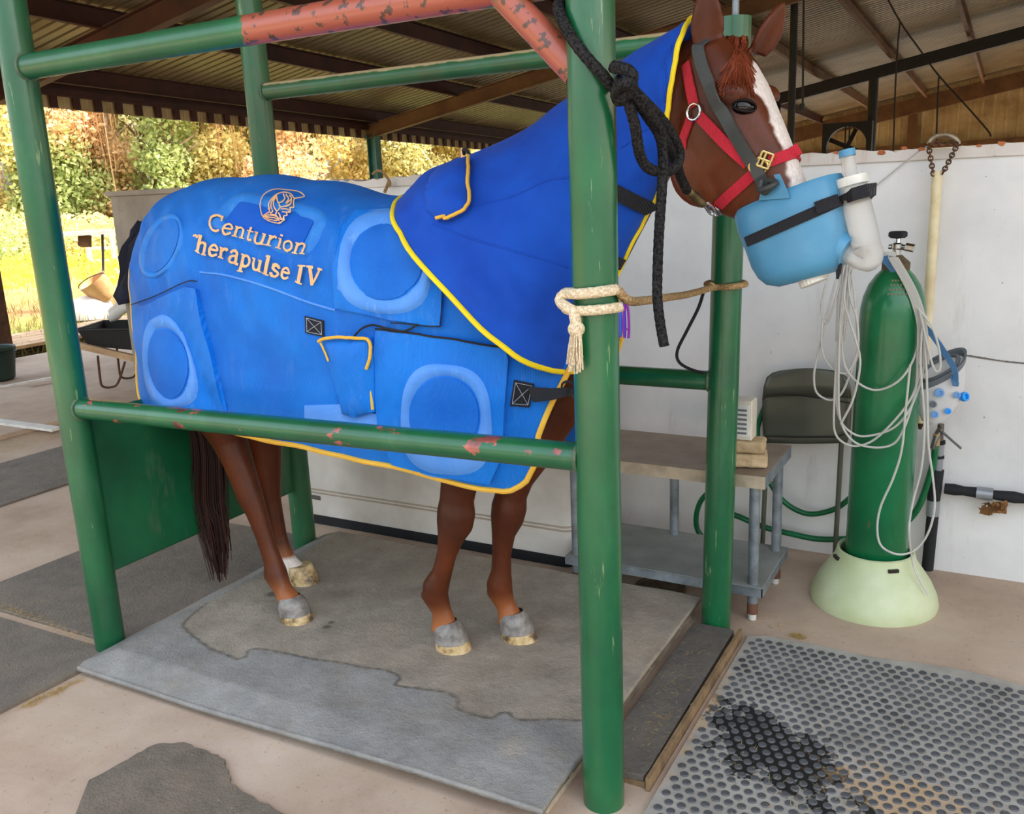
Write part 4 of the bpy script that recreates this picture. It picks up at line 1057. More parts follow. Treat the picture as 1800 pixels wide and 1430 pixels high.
m = MB(); e = a1[-1]; f = mirH(e); mid = (e+f)/2+HF*.012+np.array((0, 0, .008)); pts = crom([e, mid, f], 6); m.strap(pts, [HF*.8+np.array((0, 0, .5))]*len(pts), .03, .005); m.build('noseband', 'red_web', halter)
a2, n2 = hstrap([(1326, 304), (1305, 323), (1280, 345), (1264, 360)], .03, 'chin_strap')
m = MB(); e = a2[-1]; f = mirH(e); pts = crom([e, (e+f)/2-np.array((0, 0, .02))-HF*.015, f], 6); m.strap(pts, [-np.array((0, 0, 1.0))-HF*.3]*len(pts), .028, .005); m.build('chin_strap', 'red_web', halter)
def ringat(c, n_, R_, r, mat, name, parent, sy=1.0):
    n_ = np.array(n_)/np.linalg.norm(n_); u = np.cross(n_, (0, 0, 1)); u /= np.linalg.norm(u); v = np.cross(n_, u); m = MB()
    m.tube([np.array(c)+R_*(math.cos(t)*u+sy*math.sin(t)*v) for t in np.linspace(0, 2*math.pi, 20, endpoint=False)], r, 8, loop=True); return m.build(name, mat, parent)
for (px, py, R_, mat, sy) in ((1223, 197, .021, 'chrome', 1), (1334, 292, .024, 'brass', .8), (1257, 366, .02, 'chrome', 1)):
    l, n_ = hit(bvh_h, px, py)
    if l is None: l, n_ = atH(px, py)-HN*.03, -HN
    ringat(l+n_*.009, n_, R_, .0035, mat, 'halter_ring', halter, sy)
l, n_ = hit(bvh_h, 1345, 282); u = HF*.9-np.array((0, 0, .3)); u -= n_*np.dot(u, n_); u /= np.linalg.norm(u); v = np.cross(n_, u); m = MB()
for a, b in (((-.015, -.019), (.015, -.019)), ((.015, -.019), (.015, .019)), ((.015, .019), (-.015, .019)), ((-.015, .019), (-.015, -.019)), ((-.004, -.019), (-.004, .019)), ((-.02, 0), (.012, 0))):
    m.tube([l+n_*.012+u*a[0]+v*a[1], l+n_*.012+u*b[0]+v*b[1]], .0035, 8)
m.build('buckle', 'brass', halter)

# ------------------------------------------------------------------ nebuliser mask
MATS['mask_blue'] = simple('mask_blue', (82, 148, 184), .35, c2=(72, 134, 170), scale=4)
def clear_mat(name, c, rough=.12, alpha=.45):
    m, N, p = new_mat(name); p.inputs['Base Color'].default_value = (*lin(c), 1); setp(p, rough=rough, spec=.6, trans=.55, ior=1.2); p.inputs['Alpha'].default_value = alpha; return m
MATS['clear_plastic'] = clear_mat('clear_plastic', (232, 228, 222), .15, .75); MATS['white_plastic'] = simple('white_plastic', (232, 228, 218), .35)
mask = thing('nebuliser_mask', atH(1420, 490), 'pale blue plastic nebuliser mask strapped over the horse muzzle', 'mask')
CUP = [((1303, 372), (1474, 304), .088), ((1300, 382), (1478, 313), .098), ((1306, 408), (1486, 345), .101), ((1320, 442), (1490, 385), .100), ((1330, 470), (1494, 425), .097), ((1341, 488), (1490, 448), .091), ((1354, 499), (1481, 465), .08), ((1374, 503), (1465, 478), .055)]
rings = []
for a, b, w in CUP:
    a3, b3 = atH(*a), atH(*b); rings.append(ell((a3+b3)/2, (b3-a3)/2, HN*w, 40, 2.5))
m = MB(); m.rings(rings, cap=False); m.add(rings[-1], [tuple(range(40))])
inn = [[np.array(p)*.95+np.mean(r, axis=0)*.05 for p in r] for r in rings[:2]]
m.rings([rings[0], inn[0], inn[1]], cap=False); cup = m.build('cup', 'mask_blue', mask)
bvh_m = BVHTree.FromPolygons([Vector(p) for p in m.v], m.f)
# hook tab on the near side
tab = [(1334, 352), (1337, 338), (1366, 325), (1366, 320), (1360, 307), (1371, 305), (1386, 338), (1388, 348)]
m = MB(); base = atH(1360, 345, -.098); 
def atT(px, py, lat): return atH(px, py, lat)
fr = [atT(*p, -.102) for p in tab]; bk = [atT(*p, -.094) for p in tab]; n = len(tab)
m.add(fr+bk, [tuple(range(n)), tuple(reversed(range(n, 2*n)))]+[(i, n+i, n+(i+1) % n, (i+1) % n) for i in range(n)]); m.build('hook_tab', 'mask_blue', mask, smooth=False)
# black strap round cup and chamber
def msnap(px, py, off):
    l, n_ = hit(bvh_m, px, py)
    return (l+n_*off, n_) if l is not None else (atH(px, py, -.05), -HN)
pts, nr = [], []
for t in np.linspace(0, 1, 12):
    l, n_ = msnap(1314+(1478-1314)*t, 424+(352-424)*t, .002); pts.append(l); nr.append(n_)
for px, py, lat in ((1500, 343, -.052), (1522, 337, -.036), (1533, 336, -.004), (1528, 342, .03), (1500, 350, .06), (1470, 362, .085)):
    pts.append(atH(px, py, lat)); nr.append(-HN if lat < -.02 else (HF if lat < .02 else HN))
far = [mirH(p) for p in pts[:11]][::-1]; pts2 = pts+far; nr2 = nr+[HN]*len(far)
m = MB(); m.strap(pts2, nr2, .027, .004, loop=True); m.build('strap', 'black_web', mask)
pts, nr = [], []
for t in np.linspace(0, 1, 6):
    l, n_ = msnap(1433+(1478-1433)*t, 366+(349-366)*t, .007); pts.append(l); nr.append(n_)
for px, py, lat in ((1500, 341, -.058), (1524, 334, -.043), (1537, 332, -.004), (1532, 336, .03)):
    pts.append(atH(px, py, lat)); nr.append(-HN if lat < -.02 else HF)
m = MB(); m.strap(pts, nr, .031, .005); m.build('strap_end', 'black_web', mask)
def htube(px, r, mat, name, n=18, k=5, lat=0.0, cap=True):
    m = MB(); P_ = crom([atH(*p, lat) for p in px], k); rr = np.interp(np.linspace(0, 1, len(P_)), np.linspace(0, 1, len(r)), r) if hasattr(r, '__len__') else r
    m.tube(P_, rr, n, cap=cap); return m.build(name, mat, mask)
htube([(1498, 326), (1507, 365), (1516, 400), (1523, 432)], [.036, .036, .036, .036], 'clear_plastic', 'chamber')
htube([(1523, 432), (1529, 446), (1527, 456), (1515, 456), (1500, 449), (1486, 442)], [.036, .033, .030, .027, .026, .026], 'clear_plastic', 'elbow')
htube([(1496, 311), (1499, 326)], .039, 'white_plastic', 'chamber_collar'); htube([(1489, 272), (1496, 312)], .0175, 'clear_plastic', 'inlet_tube'); htube([(1488, 263), (1490, 275)], .0205, 'mask_blue', 'inlet_cap')
htube([(1474, 434), (1490, 442)], [.045, .040], 'mask_blue', 'outlet_socket', lat=-.01)
a3, b3 = atH(1426, 484), atH(1433, 502); m = MB(); d = (b3-a3); d /= np.linalg.norm(d); u = np.cross(d, HN); u /= np.linalg.norm(u); rg = []
for h_, k_ in ((-.01, 1), (.022, 1), (.024, .85)):
    rg.append([a3+d*h_+(.036*k_)*(1+.035*(j % 2))*(math.cos(t)*u+math.sin(t)*HN) for j, t in enumerate(np.linspace(0, 2*math.pi, 44, endpoint=False))])
m.rings(rg); o = m.build('ribbed_cap', 'white_plastic', mask, smooth=False)
m = MB(); m.beam(atH(1395, 494), atH(1460, 471), .03, .008); m.build('cap_bracket', 'white_plastic', mask, smooth=False)
m = MB(); m.tube([atH(1478, 463, -.02), atH(1474, 478, -.02), atH(1472, 490, -.02)], [.004, .007, .003], 8); m.build('tie_tag', 'black_web', mask)
# rubber head strap holding the mask up
pts, nr = headstrap([(1229, 84), (1232, 98), (1238, 120), (1252, 155), (1270, 195), (1290, 230), (1310, 262), (1328, 292), (1340, 315)], .03, off=.008)
e = atH(1344, 330, -.108); pts = pts+[e]; nr = nr+[-HN]
m = MB(); m.strap(pts, nr, .034, .006); m.build('head_strap', 'rubber', mask)
m = MB(); fp = [mirH(p) for p in pts[:-1]]; m.strap(fp, [mirH(np.array(q)+HP0)-HP0 for q in nr[:-1]], .034, .006); m.build('head_strap', 'rubber', mask)
m = MB(); p0 = pts[0]; p1 = mirH(p0); tp = crom([p0, (p0+p1)/2+np.array((0, 0, .03)), p1], 6); m.strap(tp, [(0, 0, 1)]*len(tp), .034, .006); m.build('head_strap', 'rubber', mask)
m = MB(); kn = crom([atH(*p, l) for p, l in (((1338, 318), -.108), ((1336, 333), -.118), ((1350, 330), -.125), ((1364, 322), -.11), ((1352, 318), -.098), ((1340, 328), -.1), ((1344, 338), -.115), ((1356, 328), -.12))], 4)
m.tube(kn, .0085, 8); m.build('strap_knot', 'rubber', mask)

# ------------------------------------------------------------------ ropes
def rope_mat(name, a, b, sc=160):
    m, N, p = new_mat(name); co = N.coord(); w = N.noise(co, sc, 2, .5)
    N.link(N.ramp(w, [(.35, lin(b)), (.65, lin(a))]), p.inputs['Base Color']); setp(p, rough=.9, spec=.15); N.link(N.bump(w, .8, .004), p.inputs['Normal']); return m
MATS['black_rope'] = rope_mat('black_rope', (52, 50, 50), (18, 18, 19)); MATS['cotton'] = rope_mat('cotton', (236, 220, 190), (196, 172, 136)); MATS['cotton_dirty'] = rope_mat('cotton_dirty', (196, 166, 122), (136, 106, 70)); MATS['jute'] = rope_mat('jute', (178, 148, 108), (120, 92, 62))
def braid(pts, r, mat, name, parent, n=10, loop=False, pitch=None):
    "rope with braid bulges"
    P_ = [np.array(p, float) for p in pts]; d = np.r_[0, np.cumsum([np.linalg.norm(P_[i+1]-P_[i]) for i in range(len(P_)-1)])]
    st = r*.6; N_ = max(4, int(d[-1]/st)); q = np.linspace(0, d[-1], N_)
    P2 = np.stack([np.interp(q, d, [p[k_] for p in P_]) for k_ in range(3)], 1)
    m = MB()
    T = None; u = np.array((0, 0, 1.0)); rings = []
    for i in range(N_):
        t = P2[min(i+1, N_-1)]-P2[max(i-1, 0)]; t /= np.linalg.norm(t)+1e-9
        if abs(np.dot(u, t)) > .95 and i == 0: u = np.array((1.0, 0, 0))
        u = u-t*np.dot(u, t); u /= np.linalg.norm(u)+1e-9; w = np.cross(t, u)
        rings.append([P2[i]+r*(1+.09*math.cos(3*(a+i*.42))*math.cos(i*1.05))*(math.cos(a)*u+math.sin(a)*w) for a in np.linspace(0, 2*math.pi, n, endpoint=False)])
    m.rings(rings); return m.build(name, mat, parent, ang=180)
lead = thing('lead_rope', (2.1, -.05, 1.9), 'black braided lead rope knotted round the near front post', 'rope')
bx, by = 2.107, 0.0
zt = 2.035
def around(a, R_, z): return np.array((bx+R_*math.cos(a), by+R_*math.sin(a), z))
# one turn round the post, rising at the back left
turn = [around(math.radians(a), .073, zt+dz) for a, dz in ((100, .06), (150, .085), (185, .075), (210, .055), (235, .025), (262, -.02), (290, -.065), (315, -.10), (335, -.125))]
k0 = atY(1092, 140, -.045)
braid(crom(turn+[k0], 5), .0135, 'black_rope', 'rope_turn', lead)
turn2 = [around(math.radians(a), .07, zt-.05+dz) for a, dz in ((-25, -.05), (10, .01), (60, .05))]
kn = [atY(*p, y) for p, y in (((1078, 118), -.05), ((1104, 124), -.075), ((1112, 140), -.06), ((1098, 170), -.05), ((1086, 176), -.035), ((1084, 158), -.06), ((1100, 146), -.085), ((1112, 152), -.07), ((1106, 168), -.05))]
braid(crom(kn, 6), .014, 'black_rope', 'rope_knot', lead)
braid(crom([atY(*p, y) for p, y in (((1106, 152), -.06), ((1130, 175), -.03), ((1158, 205), .06), ((1183, 240), .14), ((1195, 268), .18), ((1190, 290), .17), ((1170, 302), .13), ((1140, 296), .07), ((1124, 270), .03), ((1116, 220), -.01), ((1104, 175), -.04))], 6), .013, 'black_rope', 'rope_loop', lead)
braid(crom([atY(*p, y) for p, y in (((1110, 160), -.05), ((1135, 200), .02), ((1160, 240), .08), ((1166, 280), .10), ((1164, 320), .10), ((1160, 380), .09), ((1157, 450), .08), ((1155, 520), .07), ((1161, 570), .06), ((1168, 608), .06))], 6), .0125, 'black_rope', 'rope_tail', lead)
braid(crom([atY(*p, y) for p, y in (((1108, 150), -.07), ((1140, 195), .0), ((1172, 250), .12), ((1188, 285), .22), ((1196, 310), .30), ((1208, 335), .36))], 6), .013, 'black_rope', 'rope_lead', lead)
MATS['rust_brass'] = simple('rust_brass', (120, 104, 70), .45, c2=(70, 56, 38), scale=30, metal=.7)
c0_, c1_ = atY(1206, 332, .36), atY(1238, 360, .40)
m = MB(); m.tube([c0_+(c1_-c0_)*t for t in np.linspace(0, 1, 7)], [.012, .0145, .012, .0145, .012, .014, .01], 10); o = m.build('snap_ferrule', 'rust_brass', lead); o['label'] = 'corroded metal rope ferrule'
m = MB(); c2_ = atY(1258, 371, .42); m.tube(crom([c1_, (c1_+c2_)/2+np.array((0, -.01, .012)), c2_, (c1_+c2_)/2-np.array((0, -.01, .016)), c1_], 5), .0045, 8); o = m.build('snap_hook', 'chrome', lead)

cot = thing('chest_rope', (2.1, -.02, 1.33), 'cream cotton rope tied between the two front posts', 'rope')
zc = float(atY(1045, 521, -.07)[2])
def aroundB(a, R_, z): return np.array((2.105+R_*math.cos(a), R_*math.sin(a), z))
D_at = on(D0, D1, float(atY(1270, 507, 1.07)[2]))
loopB = [aroundB(math.radians(a), .072, zc+dz) for a, dz in ((-20, .012), (-60, .01), (-100, .006), (-140, .004), (-175, .0), (-205, -.004))]
start = atY(1090, 525, .02)
toD = crom([aroundB(math.radians(-20), .072, zc+.012), atY(1110, 529, .06), atY(1160, 524, .40), atY(1210, 517, .78), D_at+np.array((-.03, -.068, .003)), D_at+np.array((.03, -.065, .006)), D_at+np.array((.068, 0, .01)), D_at+np.array((.0, .07, .012)), D_at+np.array((-.068, .0, .01)), D_at+np.array((-.03, -.075, .012))], 6)
braid(crom(loopB, 5), .0135, 'cotton', 'rope_turn', cot); braid(toD, .0115, 'cotton_dirty', 'rope_span', cot)
loop2 = [aroundB(math.radians(a), .073, zc-.032+dz) for a, dz in ((-10, .0), (-50, .0), (-90, -.002), (-130, -.004), (-165, -.006))]
braid(crom(loop2+[atY(1008, 545, -.05)], 5), .0125, 'cotton', 'rope_turn', cot)
braid(crom([atY(*p, y) for p, y in (((1008, 516), -.055), ((990, 518), -.05), ((985, 530), -.055), ((996, 540), -.075), ((1008, 548), -.08), ((1012, 566), -.085), ((1014, 582), -.085))], 6), .014, 'cotton', 'rope_knot', cot)
m = MB(); ball(m, atY(1013, 578, -.085), (.021, .02, .02), 14); m.build('end_knot', 'cotton', cot)
m = MB()
for i in range(70):
    a = random.uniform(0, 6.28); r_ = random.random()**.5; t0 = atY(1013+9*math.cos(a)*r_, 584, -.085+.014*math.sin(a)*r_); e_ = atY(1011+13*math.cos(a)*r_+random.uniform(-3, 3), 645+random.uniform(-24, 12), -.085+.018*math.sin(a)*r_)
    m.tube(crom([t0, (t0+e_)/2+rng.normal(0, .003, 3), e_], 3), .0022, 4, cap=False)
m.build('frayed_end', 'cotton', cot, fix=False)
# cord hanging from the far front post
cord = MB(); cp = [atY(*p, 1.07) for p, in (((1238, 508),), ((1228, 540),), ((1208, 580),), ((1191, 615),), ((1193, 635),), ((1212, 648),), ((1238, 656),))]
cord.tube(crom(cp, 6), .006, 8); tag(cord.build('hanging_cord', 'black_web'), 'thin black cord drooping left of the far front post', 'cord')
# coloured pins clipped to the neck cover strap
for i, (px, colr, nm) in enumerate(((1087, (30, 110, 220), 'blue'), (1094, (90, 40, 200), 'violet'), (1101, (140, 30, 170), 'purple'))):
    MATS['pin%d' % i] = simple('pin_'+nm, colr, .35); c = atY(px, 562+2*i, .30)
    m = MB()
    for s_ in (-1, 1):
        m.tube(crom([c+np.array((s_*.003, 0, .05)), c+np.array((s_*.007, 0, .02)), c+np.array((s_*.0075, 0, -.02)), c+np.array((s_*.006, 0, -.045))], 3), .0042, 8)
    m.tube([c+np.array((-.009, 0, -.02)), c+np.array((.009, 0, -.02))], .003, 6)
    tag(m.build('clip_pin', 'pin%d' % i), f'small {nm} plastic pin hanging beside the near front post', 'pin', 'plastic pins beside the post')
# ------------------------------------------------------------------ oxygen cylinder and its stand
def cyl_mat():
    m, N, p = new_mat('cylinder_green'); co = N.coord()
    c = N.ramp(N.noise(co, 4, 5), [(.3, lin((10, 92, 54))), (.65, lin((22, 116, 68)))])
    s = N.ramp(N.noise(N.mapping(co, (1, 1, .5)), 11, 4, .7), [(.66, (0, 0, 0)), (.72, (1, 1, 1))])
    c = N.mix(N.math('MULTIPLY', s, .5), c, lin((120, 84, 58)))
    N.link(c, p.inputs['Base Color']); setp(p, rough=.25, spec=.6); N.link(N.bump(N.noise(co, 30, 3), .1, .003), p.inputs['Normal']); return m
MATS['cylinder_green'] = cyl_mat(); MATS['rust_collar'] = simple('rust_collar', (92, 96, 66), .7, c2=(96, 70, 46), scale=20, metal=.2); MATS['stamp'] = simple('stamp', (150, 132, 96), .7)
OX = np.array((2.60, 1.63, 0.0)); TIL = np.array((.012, .0, 1.0)); TIL /= np.linalg.norm(TIL)
oxy = thing('oxygen_cylinder', OX, 'tall green steel gas cylinder draped with clear tubing', 'gas cylinder')
R_ = .118
m = MB(); m.lathe([(R_*.6, .02), (R_*.92, .03), (R_, .06), (R_, 1.16), (R_*.985, 1.20), (R_*.92, 1.245), (R_*.78, 1.29), (R_*.58, 1.325), (R_*.42, 1.345), (R_*.40, 1.35)], 40, OX, TIL); m.build('body', 'cylinder_green', oxy)
m = MB(); m.lathe([(.046, 1.338), (.05, 1.342), (.05, 1.372), (.044, 1.378), (.03, 1.39), (.02, 1.40)], 24, OX, TIL); m.build('neck_collar', 'rust_collar', oxy)
m = MB(); m.lathe([(.016, 1.39), (.016, 1.42), (.021, 1.425), (.021, 1.44), (.012, 1.445), (.009, 1.47)], 16, OX, TIL)
vp = OX+TIL*1.43
m.tube([vp, vp+np.array((.045, -.01, -.005))], [.010, .012], 10); m.tube([vp+np.array((.03, -.007, 0)), vp+np.array((.06, -.012, -.006))], .015, 6); m.tube([vp, vp+np.array((-.03, .0, 0))], .009, 10); m.build('valve', 'chrome', oxy)
m = MB(); rg = []
for h_, k_ in ((1.462, .75), (1.468, 1), (1.482, 1), (1.487, .8)):
    rg.append([OX+TIL*h_+.031*k_*(1+.07*math.cos(6*t))*np.array((math.cos(t), math.sin(t), 0)) for t in np.linspace(0, 2*math.pi, 36, endpoint=False)])
m.rings(rg); m.build('handwheel', 'black_web', oxy)
# stamped marks on the shoulder
for r in range(4):
    m = MB()
    for q in range(7):
        a = math.radians(-95+q*7+r*2); z = 1.265+.016*r; rr = interp(z, [1.245, 1.29, 1.325], [R_*.92, R_*.78, R_*.58])+.0015
        c = OX+TIL*z+np.array((rr*math.cos(a), rr*math.sin(a), 0)); u = np.array((-math.sin(a), math.cos(a), 0)); 
        m.beam(c-u*.003, c+u*.003, .003, .006)
    m.build('stamped_marks', 'stamp', oxy, smooth=False)
MATS['cream_green'] = simple('cream_green', (206, 212, 172), .45, c2=(188, 198, 150), scale=5)
st = thing('cylinder_stand', OX, 'cream green flared plastic cone around the foot of the gas cylinder', 'stand')
m = MB(); c = OX
m.lathe([(.243, 0), (.246, .012), (.238, .05), (.215, .10), (.182, .15), (.158, .185), (.150, .21), (.147, .225), (.14, .228), (.135, .22), (.14, .19), (.165, .15), (.2, .1), (.225, .04), (.23, 0)], 48, c, cap=False); m.build('cone', 'cream_green', st)
for a in (-150, -58):
    t = math.radians(a); m = MB(); c2 = OX+np.array((.158*math.cos(t), .158*math.sin(t), .195)); m.obox(c2, np.array((-math.sin(t), math.cos(t), 0))*.02, np.array((math.cos(t), math.sin(t), 0))*.006, (0, 0, .006)); m.build('slot', 'dark_steel', st, smooth=False)

# ------------------------------------------------------------------ clear tubing in loops, hung over the cylinder
def tube_mat():
    m, N, p = new_mat('clear_tubing'); p.inputs['Base Color'].default_value = (*lin((226, 222, 214)), 1); setp(p, rough=.15, spec=.7, trans=.35, ior=1.3); return m
MATS['clear_tubing'] = tube_mat()
tub = thing('clear_tubing', OX+np.array((0, -.13, .3)), 'coils of thin clear plastic tubing looped around the green gas cylinder', 'tubing')
def frontY(px): return 1.63-.135
LOOPS = [
 [(1478, 462), (1462, 520), (1450, 570), (1438, 620), (1431, 660), (1436, 690), (1460, 703), (1480, 690), (1497, 650), (1508, 620), (1507, 580), (1500, 500), (1494, 470)],
 [(1484, 462), (1470, 520), (1455, 566), (1446, 556), (1445, 530), (1455, 490), (1468, 462)],
 [(1446, 560), (1444, 600), (1450, 630), (1470, 652), (1492, 652), (1508, 610), (1506, 560), (1494, 520), (1490, 460)],
 [(1484, 470), (1479, 540), (1481, 620), (1492, 655), (1520, 680), (1550, 684), (1585, 664), (1610, 620), (1617, 570), (1612, 540)],
 [(1489, 462), (1480, 560), (1473, 640), (1470, 700), (1478, 740), (1500, 762), (1525, 766), (1565, 755), (1592, 730), (1612, 690), (1624, 640), (1620, 560)],
 [(1486, 462), (1477, 560), (1470, 640), (1466, 720), (1468, 760), (1485, 779), (1510, 783), (1540, 770), (1580, 730), (1606, 690), (1618, 640), (1616, 560)],
 [(1482, 462), (1476, 580), (1474, 680), (1478, 740), (1500, 775), (1535, 786), (1570, 780), (1590, 750), (1606, 700), (1612, 660), (1614, 580)],
 [(1491, 462), (1484, 520), (1492, 560), (1505, 600), (1512, 640), (1500, 700), (1478, 745)],
 [(1600, 640), (1592, 720), (1585, 790), (1570, 840), (1548, 890), (1542, 930), (1550, 960), (1580, 974), (1610, 965), (1632, 935), (1643, 890), (1640, 840), (1632, 780), (1630, 700), (1628, 640), (1622, 560)],
 [(1622, 560), (1618, 640), (1625, 740), (1620, 820), (1605, 880), (1598, 930), (1603, 980), (1612, 1010), (1632, 1045)],
 [(1612, 540), (1636, 570), (1650, 610), (1653, 645), (1645, 652), (1636, 630), (1622, 570), (1615, 540)],
]
for i, lp in enumerate(LOOPS):
    P_ = []
    for p in lp:
        y = 1.495-.006*i
        if p[0] > 1600: y = 1.56-.004*i
        if p[1] < 480: y = 1.52
        P_.append(atY(*p, y))
    m = MB(); m.tube(crom(P_, 7), .0042, 8); m.build('tube_loop', 'clear_tubing', tub)
m = MB()
for i in range(5): m.tube(crom([atY(*p, 1.50) for p in ((1480+6*i, 455), (1476+5*i, 490), (1472+5*i, 540), (1470+4*i, 600))], 6), .0038, 6)
m.build('tube_bundle', 'clear_tubing', tub)
m = MB()
for i in range(5): m.tube(crom([atY(1480+6*i, 456, 1.50), atY(1488+6*i, 444, 1.50), atY(1510+4*i, 438, 1.52), atY(1535+2*i, 442, 1.57), OX+TIL*1.395+np.array((.0, -.025+.004*i, .003*i))], 6), .0038, 6)
m.build('tube_bundle', 'clear_tubing', tub)
m = MB()
for i in range(6): m.tube(crom([atY(*p, 1.54) for p in ((1562+3*i, 452), (1590+3*i, 500), (1606+3*i, 540), (1614+3*i, 580), (1612+4*i, 640))], 6), .0038, 6)
m.build('tube_bundle', 'clear_tubing', tub)

# ------------------------------------------------------------------ clear inhaler mask hanging by a blue strap
MATS['strap_blue'] = fabric('strap_blue', (96, 142, 184), (70, 116, 162), .3, .7); MATS['frosted'] = clear_mat('frosted', (226, 222, 220), .4, .9); MATS['frosted'].node_tree.nodes['Principled BSDF'].inputs['Transmission Weight'].default_value = .15; MATS['grey_rim'] = simple('grey_rim', (112, 116, 122), .6); MATS['valve_blue'] = simple('valve_blue', (20, 150, 240), .3); MATS['disc_blue'] = simple('disc_blue', (110, 160, 216), .5)
mk = thing('inhaler_mask', atY(1650, 735, 1.76), 'translucent inhaler mask with grey rim hanging by blue straps', 'mask')
mY = 1.76
c = lambda px, py, l=0.0: atY(px, py, mY+l)
SEC = [((1607, 668), (1697, 628), .062), ((1606, 690), (1698, 645), .064), ((1612, 715), (1699, 665), .062), ((1620, 732), (1694, 690), .055), ((1632, 740), (1684, 710), .042), ((1645, 740), (1672, 722), .022)]
rings = []
for a, b, w in SEC:
    a3, b3 = c(*a), c(*b); rings.append(ell((a3+b3)/2, (b3-a3)/2, (0, w, .35*w*0), 36, 2.3))
rings = [[p+np.array((0, 0, .6*(p[1]-mY))) for p in r] for r in rings]
m = MB(); m.rings(rings, cap=False); m.add(rings[-1], [tuple(range(36))]); m.build('cup', 'frosted', mk)
rim = [np.array(p) for p in rings[0]]; ce = np.mean(rim, axis=0)
m = MB(); up = np.array((0, 0, 1.0)); m.rings([[p+(p-ce)*.03-up*.012 for p in rim], [p+(p-ce)*.05+up*.012 for p in rim], [p-(p-ce)*.05+up*.012 for p in rim], [p-(p-ce)*.04-up*.012 for p in rim]], cap=False, loop=True); m.build('rim', 'grey_rim', mk)
m = MB(); m.tube([ce+(p-ce)*.72+up*.004 for p in rim], .008, 8, loop=True); m.build('inner_seal', 'grey_rim', mk)
def disc(px, py, r, l, mat, nm):
    p = c(px, py, l); m = MB(); m.lathe([(r*.6, -.002), (r, 0), (r, .006), (r*.55, .007), (r*.5, .003)], 24, p, (.2, -1, .1)); return m.build(nm, mat, mk)
disc(1651, 690, .017, -.072, 'disc_blue', 'valve_disc'); disc(1640, 710, .013, -.07, 'grey_rim', 'valve_disc'); disc(1682, 694, .013, -.062, 'disc_blue', 'valve_disc'); disc(1666, 722, .012, -.06, 'valve_blue', 'valve_disc'); disc(1643, 728, .014, -.06, 'disc_blue', 'valve_disc')
m = MB(); p = c(1694, 697, -.03); m.lathe([(.010, -.008), (.017, -.006), (.019, .004), (.017, .012), (.01, .013), (.009, .004)], 24, p, (.75, -.6, .25)); m.build('inhaler_valve', 'valve_blue', mk)
for lat, pxs in ((-.07, [(1547, 448), (1570, 475), (1590, 505), (1606, 548), (1640, 590), (1662, 622), (1678, 650), (1680, 678)]), (.07, [(1555, 450), (1580, 490), (1600, 560), (1606, 610), (1612, 650)])):
    ys = np.linspace(1.56, mY+lat, len(pxs)); P_ = crom([atY(*p, y) for p, y in zip(pxs, ys)], 5); m = MB(); m.strap(P_, [(-.25, -1, .2)]*len(P_), .021, .003); m.build('strap', 'strap_blue', mk)
m = MB(); m.beam(c(1676, 660, -.075), c(1680, 676, -.075), .006, .024); m.build('strap_buckle', 'strap_blue', mk, smooth=False)

# ------------------------------------------------------------------ twitch: cream pole with a chain loop hung on the wall
MATS['cream_pole'] = simple('cream_pole', (236, 220, 178), .5, c2=(216, 194, 150), scale=9); MATS['chain'] = simple('chain', (120, 84, 58), .6, c2=(70, 50, 38), scale=40, metal=.6); MATS['ring_metal'] = simple('ring_metal', (178, 160, 136), .5, c2=(120, 94, 70), scale=25, metal=.6)
tw = thing('twitch_pole', atY(1635, 560, 2.0), 'long cream wooden pole with rusty chain loop hung on the white wall', 'pole')
m = MB(); a, b = atY(1648, 300, 1.985), atY(1618, 742, 1.985); m.tube([a+(b-a)*t for t in np.linspace(0, 1, 9)], .0195, 18); m.build('pole', 'cream_pole', tw)
m = MB(); d = (b-a)/np.linalg.norm(b-a); m.tube([b, b+d*.03], [.016, .006], 10); m.build('pole_tip', 'chain', tw)
def chain(p0, p1, n_):
    p0, p1 = np.array(p0), np.array(p1); d = p1-p0; L = np.linalg.norm(d); d /= L
    for i in range(n_):
        ce_ = p0+d*L*(i+.5)/n_; l2 = L/n_*.78; s = np.cross(d, (0, 1, 0)) if i % 2 else np.array((0, 1.0, 0)); s = s/np.linalg.norm(s); m = MB()
        m.tube([ce_+d*l2*math.cos(t)*.95+s*.0085*math.sin(t) for t in np.linspace(0, 2*math.pi, 12, endpoint=False)], .0032, 5, loop=True); m.build('chain_link', 'chain', tw)
chain(atY(1632, 255, 1.97), atY(1641, 308, 1.97), 8); chain(atY(1684, 252, 1.97), atY(1657, 305, 1.97), 9); chain(atY(1634, 252, 1.97), atY(1682, 250, 1.965), 7)
m = MB(); m.tube([atY(1659+26*math.cos(t), 254-17*math.sin(t), 1.975) for t in np.linspace(.05, math.pi-.05, 14)], .0095, 10); m.build('hanging_ring', 'ring_metal', tw)

# ------------------------------------------------------------------ water pipe, tap and hose
MATS['black_foam'] = simple('black_foam', (30, 30, 33), .8, c2=(20, 20, 22), bump=.3, bscale=40); MATS['duct_tape'] = simple('duct_tape', (158, 160, 164), .35, metal=.3); MATS['hose_green'] = simple('hose_green', (8, 110, 62), .35, c2=(6, 88, 50), scale=12); MATS['tap_metal'] = simple('tap_metal', (120, 116, 108), .4, metal=.8); MATS['copper'] = simple('copper', (196, 160, 110), .5, metal=.4); MATS['foam_rot'] = simple('foam_rot', (150, 106, 60), .95, c2=(110, 74, 40), scale=30)
pY = 1.985
wp = thing('water_pipe', atY(1630, 1000, pY), 'black insulated water pipe with grey tape bands on the wall', 'pipe')
def vpip(p, q, r, mat, nm): m = MB(); a, b = atY(*p, pY), atY(*q, pY); m.tube([a+(b-a)*t for t in np.linspace(0, 1, 5)], r, 16); m.build(nm, mat, wp)
